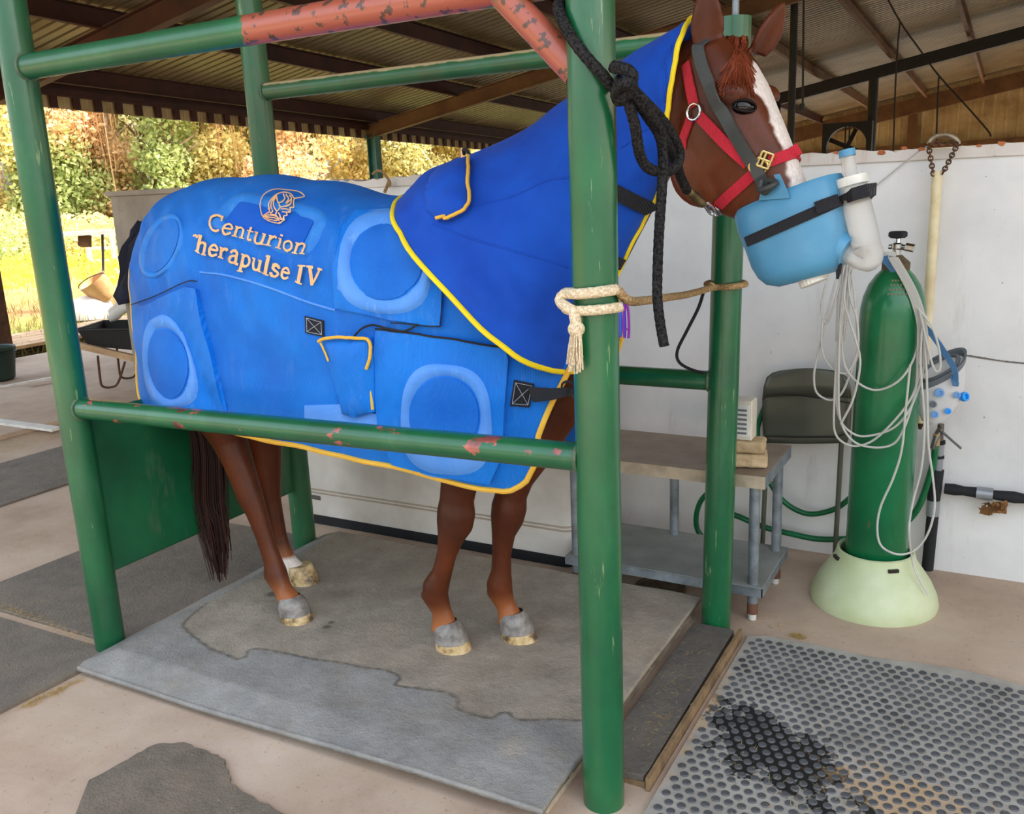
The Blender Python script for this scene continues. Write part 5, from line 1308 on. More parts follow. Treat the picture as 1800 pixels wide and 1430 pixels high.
vpip((1630, 1000), (1640, 900), .024, 'black_foam', 'pipe_cover'); vpip((1639, 905), (1641, 878), .0265, 'duct_tape', 'tape_band'); vpip((1641, 878), (1648, 825), .026, 'black_foam', 'pipe_cover'); vpip((1648, 828), (1652, 776), .0185, 'duct_tape', 'tape_band'); vpip((1652, 778), (1654, 745), .013, 'tap_metal', 'riser')
vpip((1651, 805), (1651, 800), .0195, 'black_foam', 'tape_edge'); vpip((1653, 780), (1653, 774), .0195, 'black_foam', 'tape_edge')
a, b = atY(1660, 858, pY), atY(1870, 885, pY)+(atY(1870, 885, pY)-atY(1660, 858, pY))*2; m = MB(); m.tube([a+(b-a)*t for t in np.linspace(0, 1, 36)], [.022+.003*math.sin(i*2.1) for i in range(36)], 16); m.build('pipe_cover', 'black_foam', wp)
q0, q1 = .093, .14; m = MB(); m.tube([a+(b-a)*q0, a+(b-a)*q1], .0268, 16); m.build('tape_band', 'duct_tape', wp)
m = MB()
for i in range(60):
    p = atY(random.uniform(1728, 1768), 888+random.uniform(-4, 12), pY-.02); m.obox(p, rng.normal(0, .006, 3), rng.normal(0, .004, 3), rng.normal(0, .005, 3))
o = m.build('crumbled_foam', 'foam_rot', wp, smooth=False); o['label'] = 'crumbled brown foam below the tape'
m = MB(); t0 = atY(1652, 758, pY-.03); m.tube([t0+np.array((0, .03, 0)), t0, t0+np.array((-.01, -.02, -.02)), t0+np.array((-.02, -.02, -.07))], [.013, .016, .013, .012], 10); m.beam(t0+np.array((0, -.01, .01)), t0+np.array((.085, -.02, -.06)), .02, .004); m.build('tap', 'tap_metal', wp)
hs = thing('garden_hose', atY(1560, 945, 1.96), 'green garden hose drooping from the tap behind the gas cylinder', 'hose')
m = MB(); h0 = atY(1644, 770, 1.94)
m.tube([atY(*p, y) for p, y in (((1647, 762), 1.94), ((1645, 782), 1.94))], .0145, 12); m.build('hose_coupling', 'copper', hs)
P_ = [(1645, 775), (1641, 810), (1630, 850), (1612, 895), (1585, 925), (1560, 940), (1500, 946), (1440, 947), (1392, 938), (1340, 925), (1300, 908), (1262, 895)]
m = MB(); m.tube(crom([atY(*p, 1.95) for p in P_], 7), .0135, 12); m.build('hose_run', 'hose_green', hs)
P_ = [(1352, 700), (1338, 730), (1331, 760), (1338, 800), (1350, 840), (1372, 875), (1400, 896), (1430, 903), (1470, 893), (1500, 870)]
m = MB(); m.tube(crom([atY(*p, 1.965) for p in P_], 7), .0125, 12); m.build('hose_run', 'hose_green', hs)
P_ = [(1250, 860), (1232, 880), (1224, 905), (1226, 930), (1240, 950)]
m = MB(); m.tube(crom([atY(*p, 1.9) for p in P_], 6), .0125, 12); m.build('hose_run', 'hose_green', hs)

# ------------------------------------------------------------------ folding chair behind the table
MATS['chair_metal'] = simple('chair_metal', (104, 106, 92), .35, c2=(90, 92, 80), scale=3, metal=.35)
ch = thing('folding_chair', (2.23, 1.9, 0), 'folded olive grey metal chair leaning on the white wall', 'chair')
cy = 1.93
def curved(poly_rows, mat, nm, bulge=.03):
    m = MB(); rows_ = []
    for (py, xl, xr) in poly_rows:
        row = []
        for t in np.linspace(0, 1, 15):
            p = atY(xl+(xr-xl)*t, py-(5*math.sin(math.pi*t) if py < 720 else 0), cy); p[1] += -.02+bulge*(2*t-1)**2*.6+.02*(800-py)/160; row.append(tuple(p))
        rows_.append(row)
    m.grid(rows_); o = m.build(nm, mat, ch, ang=180); s = o.modifiers.new('t', 'SOLIDIFY'); s.thickness = .006; return o
curved([(652, 1370, 1468), (656, 1356, 1478), (664, 1346, 1488), (680, 1341, 1494), (700, 1339, 1496)], 'chair_metal', 'backrest_panel'); curved([(700, 1339, 1496), (704, 1339, 1496), (725, 1339, 1496), (750, 1340, 1495), (764, 1341, 1494), (770, 1343, 1492), (778, 1347, 1489)], 'chair_metal', 'seat_panel')
m = MB(); m.tube([atY(x, y, cy-.028) for x, y in crom([np.array(p, float) for p in ((1341, 702), (1352, 694), (1380, 693), (1430, 698), (1494, 708))], 5)], .003, 6); m.build('panel_edge', 'dark_steel', ch)
m = MB(); m.tube([atY(x, y, cy-.028) for x, y in ((1345, 766), (1400, 768), (1470, 768), (1492, 760))], .003, 6); m.build('panel_edge', 'dark_steel', ch)
for px in (1352, 1484):
    a = atY(px, 690, cy+.05); m = MB(); m.tube([a, np.array((a[0], a[1]-.06, .012))], .011, 12); m.build('leg', 'chair_metal', ch)

# ------------------------------------------------------------------ steel table with lower shelf
MATS['galv'] = simple('galv', (150, 158, 164), .45, c2=(118, 124, 128), scale=14, metal=.5); MATS['table_top'] = simple('table_top', (160, 142, 124), .5, c2=(138, 122, 106), scale=5, metal=.2); MATS['table_edge'] = simple('table_edge', (192, 174, 148), .5, c2=(150, 134, 112), scale=9); MATS['shelf'] = simple('shelf', (150, 152, 146), .55, c2=(122, 124, 118), scale=4, metal=.2); MATS['rusty_leg'] = simple('rusty_leg', (112, 72, 52), .7)
tz = .61
tb = thing('steel_table', (1.8, 1.4, 0), 'low galvanised steel work table with lower shelf behind the front post', 'table')
tx0, tx1, ty0, ty1 = 1.40, 2.245, 1.225, 1.68
def topslab(z, h, mat, nm, ed=None):
    m = MB(); m.box((tx0, ty0, z-h), (tx1, ty1, z)); o = m.build(nm, mat, tb, smooth=False); bv = o.modifiers.new('b', 'BEVEL'); bv.width = .004; return o
topslab(tz, .003, 'table_top', 'table_top')
for (lo, hi, nm) in (((tx0, ty0, tz-.052), (tx1, ty0+.004, tz-.003), 'apron'), ((tx1-.004, ty0+.004, tz-.052), (tx1, ty1, tz-.003), 'apron'), ((tx0, ty1-.004, tz-.052), (tx1-.004, ty1, tz-.003), 'apron'), ((tx0, ty0+.004, tz-.052), (tx0+.004, ty1-.004, tz-.003), 'apron')):
    m = MB(); m.box(lo, hi); m.build(nm, 'table_edge' if lo[1] == ty0 else 'galv', tb, smooth=False)
topslab(.155, .004, 'shelf', 'lower_shelf'); 
for (lo, hi) in (((tx0, ty0, .115), (tx1, ty0+.004, .151)), ((tx1-.004, ty0, .115), (tx1, ty1, .151))):
    m = MB(); m.box(lo, hi); m.build('shelf_edge', 'galv', tb, smooth=False)
for x, y in ((tx0+.04, ty0+.035), (tx1-.045, ty0+.035), (tx0+.35, ty1-.04), (tx1-.04, ty1-.05)):
    m = MB(); m.tube([(x, y, .07), (x, y, tz-.004)], .0205, 16); o = m.build('leg', 'galv', tb)
    m = MB(); m.tube([(x, y, .03), (x, y, .075)], .0215, 14); m.build('leg_sleeve', 'rusty_leg', o)
    m = MB(); m.lathe([(.012, 0), (.016, .004), (.016, .03)], 14, (x, y, 0)); m.build('foot', 'white_plastic', o)
MATS['string'] = simple('string', (196, 190, 184), .8)
m = MB(); m.tube([atY(x, y, WY-.012) for x, y in ((1536, 330), (1575, 298), (1612, 268), (1630, 257))], .0025, 6); tag(m.build('string', 'string'), 'thin pale string slanting up the wall to the chain loop', 'string')
MATS['rust_flake'] = simple('rust_flake', (196, 120, 72), .9, c2=(170, 96, 56), scale=40)
for (px, py, w_) in ((1549, 268, 9), (1620, 262, 8), (1590, 260, 6), (1470, 268, 6), (1760, 252, 9), (1720, 256, 6)):
    p_ = [atY(px+w_*(.6+.5*random.random())*math.cos(t), py+w_*.6*(.5+.6*random.random())*math.sin(t), WY-.0145) for t in np.linspace(0, 6.283, 11, endpoint=False)]
    m = MB(); m.add(p_+[q+np.array((0, .003, 0)) for q in p_], [tuple(range(11))]+[(i, (i+1) % 11, 11+(i+1) % 11, 11+i) for i in range(11)]); m.build('rust_flake', 'rust_flake', wb, smooth=False)
# two sandstone blocks and the small control box on the table
MATS['sandstone'] = simple('sandstone', (206, 180, 142), .95, c2=(176, 148, 110), scale=18, bump=.5, bscale=60, dist=.008); MATS['box_white'] = simple('box_white', (224, 214, 196), .5)
def block(c, hx, hy, hz, rot, lab):
    m = MB(); cc, ss = math.cos(rot), math.sin(rot); m.obox(c, (hx*cc, hx*ss, 0), (-hy*ss, hy*cc, 0), (0, 0, hz)); o = m.build('stone_block', 'sandstone', smooth=False); bv = o.modifiers.new('b', 'BEVEL'); bv.width = .012; bv.segments = 3
    ss_ = o.modifiers.new('s', 'SUBSURF'); ss_.subdivision_type = 'SIMPLE'; ss_.levels = 3; ss_.render_levels = 3
    t = bpy.data.textures.new('rough', 'CLOUDS'); t.noise_scale = .03; dm = o.modifiers.new('d', 'DISPLACE'); dm.texture = t; dm.strength = .007; tag(o, lab, 'stone', 'stones on the steel table')
bx0, by0 = 2.12, 1.33
block((bx0, by0, tz+.031), .105, .05, .027, .25, 'rough tan sandstone block lying directly on the steel table'); block((bx0-.005, by0+.005, tz+.086), .10, .048, .025, .1, 'smooth tan sandstone block, upper of the two')
cb_ = thing('control_box', (bx0, by0, tz+.113), 'small off white control box on the stone blocks', 'control box')
m = MB(); m.box((bx0-.03, by0-.04, tz+.114), (bx0+.055, by0+.04, tz+.27)); o = m.build('case', 'box_white', cb_, smooth=False); bv = o.modifiers.new('b', 'BEVEL'); bv.width = .004
m = MB(); m.box((bx0-.02, by0-.044, tz+.13), (bx0+.045, by0-.038, tz+.255)); o = m.build('face_plate', 'white_plastic', cb_, smooth=False)
for i in range(6):
    m = MB(); m.box((bx0-.012+.0, by0-.046, tz+.14+i*.018), (bx0+.037, by0-.043, tz+.148+i*.018)); m.build('vent_slot', 'grey_rim', o, smooth=False)

# ------------------------------------------------------------------ white chest freezer behind the horse
MATS['enamel'] = simple('enamel', (226, 218, 208), .35, c2=(208, 198, 186), scale=4); MATS['trim_beige'] = simple('trim_beige', (186, 168, 148), .5)
fz = thing('chest_freezer', (.5, 1.7, 0), 'old white chest freezer with black foot trim behind the horse legs', 'freezer')
fx0, fx1, fy0, fy1 = -.34, 1.335, 1.43, 2.0
def rbox(z0, z1, mat, nm, g=0.0, r=.05):
    poly = []
    for cx, cy_, a0 in ((fx1-r+g, fy0+r-g, -90), (fx1-r+g, fy1-r, 0), (fx0+r-g, fy1-r, 90), (fx0+r-g, fy0+r-g, 180)):
        for q in range(7): t = math.radians(a0+15*q); poly.append((cx+r*math.cos(t), cy_+r*math.sin(t)))
    m = MB(); m.prism(poly, z0, z1); return m.build(nm, mat, fz, ang=30)
rbox(.05, .80, 'enamel', 'cabinet'); rbox(.0, .05, 'black_foam', 'foot_trim', .004); rbox(.805, .87, 'enamel', 'lid', .012)
rbox(.172, .180, 'trim_beige', 'trim_strip', .004); rbox(.190, .198, 'trim_beige', 'trim_strip', .004)
m = MB(); bp_ = atY(555, 874, fy0-.004); m.box((bp_[0]-.045, fy0-.004, bp_[2]-.012), (bp_[0]+.03, fy0+.002, bp_[2]+.012)); o = m.build('badge', 'chrome', fz, smooth=False)
# barn fan mounted on the far roof post
fan = thing('barn_fan', atY(1490, 262, 19.0), 'black square barn fan frame above the white wall', 'fan')
fc = atY(1489, 258, 19.0); s_ = .50
m = MB()
outer = [fc+np.array((s_*max(-1, min(1, 1.42*math.cos(t))), 0, s_*max(-1, min(1, 1.42*math.sin(t))))) for t in np.linspace(0, 2*math.pi, 48, endpoint=False)]
inner = [fc+np.array((s_*.82*math.cos(t), 0, s_*.82*math.sin(t))) for t in np.linspace(0, 2*math.pi, 48, endpoint=False)]
dy = np.array((0, .12, 0)); m.rings([[p-dy for p in outer], [p-dy for p in inner], [p+dy for p in inner], [p+dy for p in outer]], cap=False, loop=True); m.build('frame', 'dark_steel', fan, smooth=False)
for k_ in range(4):
    a = math.radians(45+90*k_+20); d = np.array((math.cos(a), 0, math.sin(a))); n2_ = np.array((-math.sin(a), .35, math.cos(a))); m = MB(); m.obox(fc+d*.22, d*.18, n2_/np.linalg.norm(n2_)*.05, (0, .004, 0)); m.build('blade', 'dark_steel', fan, smooth=False)
m = MB(); m.tube([fc-dy*.5, fc+dy*.5], .06, 14); m.build('hub', 'dark_steel', fan); 
for dx in (-.03, .05):
    m = MB(); m.beam(fc+np.array((dx, -.1, -s_*.9)), fc+np.array((dx, -.1, s_*.9)), .03, .02, up=(0, 1, 0)); m.build('mount_bar', 'dark_steel', fan, smooth=False)
# hanging pull cord and roof cables
pc = thing('pull_cord', atY(1410, 190, 9), 'dark hanging cord with plug end right of the horse head', 'cord')
m = MB(); m.tube([atY(1411, 183, 9), atY(1413, -40, 9)], .012, 6); m.build('cord', 'wire', pc); m = MB(); m.tube([atY(1409, 195, 9), atY(1410, 182, 9)], [.035, .03], 10); m.build('plug', 'dark_steel', pc)
for nm, lab, pts in (('roof_cable', 'thin cable slanting down across the gable wall', [(1545, -30), (1582, 38), (1615, 85), (1650, 133), (1700, 188), (1735, 228), (1742, 240)]), ('roof_cable', 'thin cable hanging straight from the roof pipe', [(1582, 38), (1578, 80), (1574, 150), (1570, 268)]), ('roof_cable', 'short thin cable hanging above the chain loop', [(1650, 135), (1648, 180), (1646, 250)])):
    m = MB(); m.tube(crom([atY(*p, 12) for p in pts], 4), .012, 5); tag(m.build(nm, 'wire'), lab, 'cable', 'cables below the roof')
# twine tied over the wall top
tn = MB(); tn.tube(crom([atY(x, y, 2.0) for x, y in ((655, 306), (662, 300), (672, 302), (682, 314), (686, 322), (684, 328))], 6), .007, 8); tn.tube(crom([atY(x, y, 2.0) for x, y in ((684, 318), (680, 328), (676, 338))], 4), .009, 8); tag(tn.build('twine', 'jute'), 'short piece of tan twine hooked over the wall top', 'twine')
m = MB(); q = atY(1293, 20, W_); m.tube([(q[0], W_, 2.2), (q[0], W_, zr(q[0], W_)-.02)], .012, 10); tag(m.build('conduit_pipe', 'galv'), 'thin pale conduit rising behind the horse ears', 'pipe')
# ------------------------------------------------------------------ rubber mats and the platform under the horse
def mat_rubber(name, dry, wet, attr=False, dust=.25):
    m, N, p = new_mat(name); co = N.coord()
    n = N.noise(co, 7, 7, .7); a = N.ramp(n, [(.28, tuple(v*.62 for v in lin(dry))), (.7, lin(dry))])
    rough = .75
    if attr:
        at_ = N.new('ShaderNodeAttribute'); at_.attribute_name = 'stain'; sep = N.new('ShaderNodeSeparateColor'); N.link(at_.outputs['Color'], sep.inputs[0])
        b = N.ramp(n, [(.28, tuple(v*.55 for v in lin(wet))), (.72, lin(wet))])
        a = N.mix(sep.outputs[0], a, b); a = N.mix(N.math('MULTIPLY', sep.outputs[1], .75), a, lin((62, 58, 50))); a = N.mix(N.math('MULTIPLY', sep.outputs[2], .6), a, lin((188, 166, 140)))
    br = N.ramp(N.noise(co, 2.6, 6, .75), [(.45, (0, 0, 0)), (.75, (1, 1, 1))]); a = N.mix(N.math('MULTIPLY', br, .45), a, lin((150, 132, 110)))
    dk = N.ramp(N.noise(co, 4.5, 6, .75), [(.5, (0, 0, 0)), (.78, (1, 1, 1))]); a = N.mix(N.math('MULTIPLY', dk, .35), a, lin((84, 80, 76)))
    d = N.ramp(N.noise(co, 90, 3, .7), [(.62, (0, 0, 0)), (.72, (1, 1, 1))])
    a = N.mix(N.math('MULTIPLY', d, dust), a, lin((190, 178, 158)))
    N.link(a, p.inputs['Base Color']); setp(p, rough=rough, spec=.35)
    N.link(N.bump(N.math('ADD', N.noise(N.mapping(co, (1, 1, 1), (0, 0, .7)), 16, 6, .7), N.math('MULTIPLY', N.noise(co, 120, 2), .3)), .8, .012), p.inputs['Normal']); return m
MATS['mat_main'] = mat_rubber('mat_main', (158, 155, 150), (176, 163, 146), True, .22); MATS['mat_dark'] = mat_rubber('mat_dark', (126, 115, 104), (0, 0, 0)); MATS['mat_black'] = mat_rubber('mat_black', (104, 98, 92), (0, 0, 0), False, .35)
MATS['mat_torn'] = mat_rubber('mat_torn', (128, 116, 102), (0, 0, 0), False, .35)
MATS['old_wood'] = simple('old_wood', (150, 122, 88), .8, c2=(104, 82, 58), scale=12); MATS['pale_wood'] = simple('pale_wood', (206, 192, 172), .8, c2=(170, 152, 130), scale=10)
MX0, MX1, MY0, MY1 = .065, 2.005, -.195, 1.215
pal = thing('wood_platform', (1.0, .5, 0), 'low pale wooden platform under the large rubber mat', 'platform')
for y0 in np.arange(-.12, 1.1, .165):
    m = MB(); m.box((.22, y0, .028), (1.985, y0+.14, .045)); m.build('deck_board', 'old_wood', pal, smooth=False)
for x0 in (.3, .85, 1.4, 1.94):
    m = MB(); m.box((x0, -.115, 0), (x0+.04, 1.17, .028)); m.build('runner', 'pale_wood', pal, smooth=False)
main = thing('rubber_mat', (1.0, .5, .045), 'large grey rubber mat under the horse hooves with wet outline', 'mat')
STAIN = [(366, 1066), (327, 1098), (329, 1114), (369, 1145), (396, 1155), (416, 1165), (433, 1161), (443, 1148), (497, 1153), (550, 1165), (600, 1171), (644, 1181), (680, 1185), (704, 1198), (697, 1212), (741, 1218), (788, 1225), (805, 1238), (805, 1254), (835, 1264), (862, 1269), (888, 1259), (915, 1272), (979, 1272), (1026, 1274), (1130, 1262)]
SP = np.array([atZ(x, y, .066)[:2] for x, y in STAIN]); SP = np.array([q[:2] for q in crom([np.array((*p, 0)) for p in SP], 4)])
poly = np.vstack([SP, [[2.1, 1.3], [.12, 1.3], [.2, .9]]])
def inpoly(x, y, P_):
    c = np.zeros(x.shape, bool); n = len(P_)
    for i in range(n):
        x1, y1 = P_[i]; x2, y2 = P_[i-1]
        cond = ((y1 > y) != (y2 > y)); xx = (x2-x1)*(y-y1)/((y2-y1) if y2 != y1 else 1e-9)+x1; c ^= cond & (x < xx)
    return c
NX, NY = 330, 240
gx, gy = np.meshgrid(np.linspace(0, 1, NX+1), np.linspace(0, 1, NY+1), indexing='ij')
X_ = MX0+(MX1-MX0)*gx; Y_ = MY0+(MY1-MY0)*gy
wob = .006*np.sin(Y_*9)+.004*np.sin(X_*13)
Z_ = np.full_like(X_, .0655); fl_ = np.clip((.16-X_)/.12, 0, 1)*.042; fl_ = np.maximum(fl_, np.clip((-.08-Y_)/.1, 0, 1)*(.040*np.clip((1.9-X_)/1.2, .25, 1))); Z_ = Z_-fl_+.0015*np.sin(X_*21)*np.sin(Y_*17)-.001
for (hx, hy) in ((.62, .39), (.44, .68), (1.33, .45), (1.5, .615)): Z_ = np.where((X_-hx)**2+(Y_-hy)**2 < .15**2, np.minimum(Z_, .0655), Z_)
jit = .004*np.sin(X_*140+Y_*60)+.004*np.sin(Y_*170-X_*50)
ins = inpoly(X_+jit, Y_+jit, poly)
dl = np.full(X_.shape, 9.0)
for i in range(len(SP)-1):
    a, b = SP[i], SP[i+1]; d = b-a; t = np.clip(((X_-a[0])*d[0]+(Y_-a[1])*d[1])/(d@d+1e-12), 0, 1); dl = np.minimum(dl, np.hypot(X_-a[0]-t*d[0], Y_-a[1]-t*d[1]))
lineb = np.exp(-((dl+jit*.4)/.0065)**2)*(Y_ > MY0)
saw = np.zeros_like(X_)
for (px, py, r) in ((1122, 1150, .09), (905, 1322, .05), (690, 1112, .09)):
    q = atZ(px, py, .066); saw = np.maximum(saw, np.exp(-((X_-q[0])**2+(Y_-q[1])**2)/(r*r))*rng.random(X_.shape))
for (px, py, r) in ((575, 1108, .018), (583, 1100, .014), (480, 1050, .03)):
    q = atZ(px, py, .066); lineb = np.maximum(lineb, np.exp(-(((X_-q[0])**2+(Y_-q[1])**2)/(r*r))**2))
vs = np.stack([X_, Y_, Z_], -1); m = MB(); m.grid(vs.tolist())
mo = m.build('mat_sheet', 'mat_main', main, ang=180, fix=False)
so = mo.modifiers.new('t', 'SOLIDIFY'); so.thickness = .018; so.offset = -1
ca = mo.data.color_attributes.new('stain', 'FLOAT_COLOR', 'POINT'); ca.data.foreach_set('color', np.stack([ins.astype(float), lineb, saw, np.ones_like(saw)], -1).astype(np.float32).ravel())
def matpoly(poly_, z0, z1, mat, lab, grp=None, name='rubber_mat', bev=.004):
    m = MB(); m.prism(poly_, z0, z1); o = m.build(name, mat, smooth=False); tag(o, lab, 'mat', grp); b = o.modifiers.new('b', 'BEVEL'); b.width = bev; b.segments = 2; return o
matpoly([(2.025, .095), (2.05, .085), (2.18, .10), (2.185, .14), (2.178, 1.07), (2.022, 1.07)], .02, .042, 'mat_black', 'narrow dark rubber mat strip right of the large mat')
m = MB(); m.box((2.02, .10, 0), (2.185, 1.065, .0195)); tag(m.build('plank', 'old_wood', smooth=False), 'wooden plank under the narrow dark mat', 'plank')
m = MB(); m.beam((2.197, .09, .022), (2.2, 1.085, .022), .012, .044); tag(m.build('lath', 'old_wood', smooth=False), 'thin brown wooden lath along the narrow mat edge', 'lath')
matpoly([(-1.05, .02), (.055, .03), (.055, 1.06), (.3, 1.06), (.3, 1.25), (-1.03, 1.2)], 0, .016, 'mat_dark', 'dirty dark mat below the green kick board')
matpoly([(-1.2, -.7), (.03, -.62), (.045, -.3), (.05, -.02), (-1.1, -.03)], 0, .018, 'mat_dark', 'dark mat left of the large mat near the post foot')
TORN = [(60, 1520), (128, 1440), (150, 1378), (190, 1352), (240, 1322), (268, 1308), (300, 1303), (335, 1306), (362, 1318), (382, 1324), (398, 1340), (404, 1358), (406, 1374), (430, 1392), (470, 1412), (520, 1442), (600, 1480), (560, 1540)]
tp = [tuple(atZ(x, y, .015)[:2]) for x, y in TORN]; tp2 = []
for i in range(len(tp)):
    a, b = np.array(tp[i]), np.array(tp[(i+1) % len(tp)])
    for t in (0, .33, .66): tp2.append(tuple(a+(b-a)*t+rng.normal(0, .003, 2)))
matpoly(tp2, 0, .014, 'mat_torn', 'torn ragged dark mat piece on the concrete in front', bev=.002)
matpoly([(-3.1, -.6), (-2.15, -.6), (-2.15, 3.2), (-3.0, 3.2)], 0, .012, 'mat_dark', 'worn grey mat across the floor behind the left post')
# straw between the mats
MATS['straw'] = leafmat('straw', (232, 206, 140), (176, 142, 86))
def straw(name, lab, spots, n, L=(.008, .03)):
    m = MB()
    for i in range(n):
        x0, y0, x1, y1, sp, z = random.choice(spots); t = random.random(); c = np.array((x0+(x1-x0)*t+random.gauss(0, sp), y0+(y1-y0)*t+random.gauss(0, sp), z)); a = random.uniform(0, 3.14); l = random.uniform(*L); d = np.array((math.cos(a), math.sin(a), random.uniform(-.1, .25)))*l/2; w = .0007
        s = np.array((-math.sin(a), math.cos(a), 0))*w; m.add([c-d-s, c-d+s, c+d+s, c+d-s], [(0, 1, 2, 3)])
    return tag(m.build(name, 'straw', smooth=False, fix=False), lab, 'straw', kind='stuff')
def Zp(x, y, z=.0): q = atZ(x, y, z); return q[0], q[1]
g = [(*Zp(0, 1070), *Zp(165, 1136), .015, .02), (*Zp(40, 1245), *Zp(140, 1195), .012, .004)]
straw('straw_seam', 'straw caught in the seams between the left mats', g, 500)
straw('straw_scatter', 'scattered straw bits on the mats and floor around the horse', [(*Zp(600, 1010, .068), *Zp(1000, 1240, .068), .3, .068), (*Zp(1340, 1090), *Zp(1410, 1110), .05, .004), (*Zp(1100, 1200, .068), *Zp(1140, 1130, .068), .05, .068), (*Zp(300, 1280), *Zp(420, 1330), .25, .003), (*Zp(1230, 1130, .057), *Zp(1140, 1290, .057), .03, .044), (*Zp(1300, 1390), *Zp(1650, 1380), .12, .02)], 700, (.006, .02))
straw('straw_heap', 'small golden straw tuft on the floor above the studded mat', [(*Zp(1395, 1118), *Zp(1412, 1122), .008, .006)], 150)
straw('straw_litter', 'strip of trampled straw and dirt on the floor far left', [(-3.6, -.5, -3.4, 3.4, .2, .006)], 3500, (.03, .12))
m = MB()
for i in range(6):
    q = atZ((795, 770, 640, 870, 560, 390)[i]+random.uniform(-5, 5), (1100, 1010, 1080, 1180, 975, 1090)[i], .068)
    m.add([q, q+np.array((.02, .004, .002)), q+np.array((.022, .012, .006)), q+np.array((.004, .009, 0))], [(0, 1, 2, 3)])
MATS['shaving'] = simple('shaving', (228, 216, 186), .8); tag(m.build('wood_shavings', 'shaving', smooth=False), 'pale wood shavings lying on the large mat', 'shavings', kind='stuff')

# ------------------------------------------------------------------ studded rubber mat
def stud_base():
    m, N, p = new_mat('stud_base'); co = N.coord()
    a = N.ramp(N.noise(co, 5, 6, .65), [(.3, lin((146, 140, 130))), (.6, lin((178, 172, 162)))])
    def spot(cx, cy, rx, ry, rot, lo, hi, sc):
        v = N.new('ShaderNodeMapping'); v.vector_type = 'TEXTURE'; v.inputs['Location'].default_value = (cx-2.9, cy-.3, 0); v.inputs['Rotation'].default_value = (0, 0, rot); v.inputs['Scale'].default_value = (rx, ry, 1000); N.link(co, v.inputs['Vector'])
        ln_ = N.new('ShaderNodeVectorMath'); ln_.operation = 'LENGTH'; N.link(v.outputs[0], ln_.inputs[0])
        f = N.math('ADD', ln_.outputs['Value'], N.math('MULTIPLY', N.math('SUBTRACT', N.noise(co, sc, 5, .65), .5), 3.2)); return N.ramp(f, [(lo, (1, 1, 1)), (hi, (0, 0, 0))])
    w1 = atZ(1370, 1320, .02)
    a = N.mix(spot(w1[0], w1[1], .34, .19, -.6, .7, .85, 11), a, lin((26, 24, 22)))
    w2 = atZ(1590, 1400, .02); a = N.mix(N.math('MULTIPLY', spot(w2[0], w2[1], .22, .14, -.3, .5, 1.2, 16), .7), a, lin((206, 168, 122)))
    w3 = atZ(1215, 1260, .02); a = N.mix(N.math('MULTIPLY', spot(w3[0], w3[1], .06, .3, .0, .5, 1.3, 16), .6), a, lin((198, 166, 124)))
    N.link(a, p.inputs['Base Color']); setp(p, rough=.7); N.link(N.bump(N.noise(co, 40, 4), .3, .004), p.inputs['Normal']); return m
MATS['stud_base'] = stud_base(); MATS['stud'] = simple('stud', (98, 98, 100), .6, c2=(66, 66, 68), scale=10)
SX0, SX1, SY0, SY1 = 2.225, 4.1, -.9, 1.135
dm = thing('studded_mat', (2.9, .3, 0), 'grey rubber mat covered in round studs on the floor at right', 'mat')
def edgeY(x): return SY1+.012*math.sin(x*7)+.008*math.sin(x*13+1)-.03*max(0, .06-(x-SX0))/.06
m = MB(); xs = np.linspace(SX0, SX1, 60); poly_ = [(SX0, SY0)]+[(SX1, SY0)]+[(x, edgeY(x)) for x in xs[::-1]]
m.prism(poly_, 0, .012); m.build('mat_base', 'stud_base', dm, smooth=False)
pit, row = .0375, .034; r_ = .0125
base_m = MB(); base_m.lathe([(r_, -.001), (r_, .0025), (r_*.86, .0042), (r_*.55, .0036)], 14, (0, 0, 0)); sp = []
j = 0; y = -.86
while y < SY1-.03:
    x = SX0+.028+(pit/2 if j % 2 else 0)
    while x < 4.07:
        if y < edgeY(x)-.025:
            v = np.array((x, y, .012))-CAM; dp = v@CF; px_, py_ = 900+F_PX*(v@CR)/dp, 715-F_PX*(v@CU)/dp
            sp.append((dp if 0 < px_ < 1800 and py_ < 1430 else dp+100, x+rng.normal(0, .0008), y+rng.normal(0, .0008)))
        x += pit
    y += row; j += 1
sp.sort()
s0 = base_m.build('stud', 'stud', dm); me_ = s0.data; first = True
vv = np.array(base_m.v); ff = base_m.f
for i, (d, x, y) in enumerate(sp[:300]):
    o = s0 if i == 0 else bpy.data.objects.new('stud', me_)
    if i: COL.objects.link(o); o.parent = dm
    o.location = (x, y, .012)
# mesh was built relative to the mat: undo that shift
me_.transform(Matrix.Translation(wloc(dm))); 
for o in [c for c in dm.children if c.name.startswith('stud')]: o.location = Vector(o.location)-wloc(dm)
m = MB()
for d, x, y in sp[300:]: m.add((vv+np.array((x, y, .012))).tolist(), ff)
o = m.build('studs', 'stud', dm, fix=False, ang=40); o['kind'] = 'stuff'
# round iron cover on the floor behind the mat
q = atZ(1160, 1035, 0); m = MB(); m.lathe([(.11, 0), (.115, .004), (.11, .012), (.098, .010), (.095, .006)], 36, (q[0], q[1], 0)); MATS['rusty_lid'] = simple('rusty_lid', (120, 96, 74), .8, c2=(84, 64, 48), scale=14); tag(m.build('floor_lid', 'rusty_lid'), 'flat round rusty lid on the floor below the steel table', 'lid')
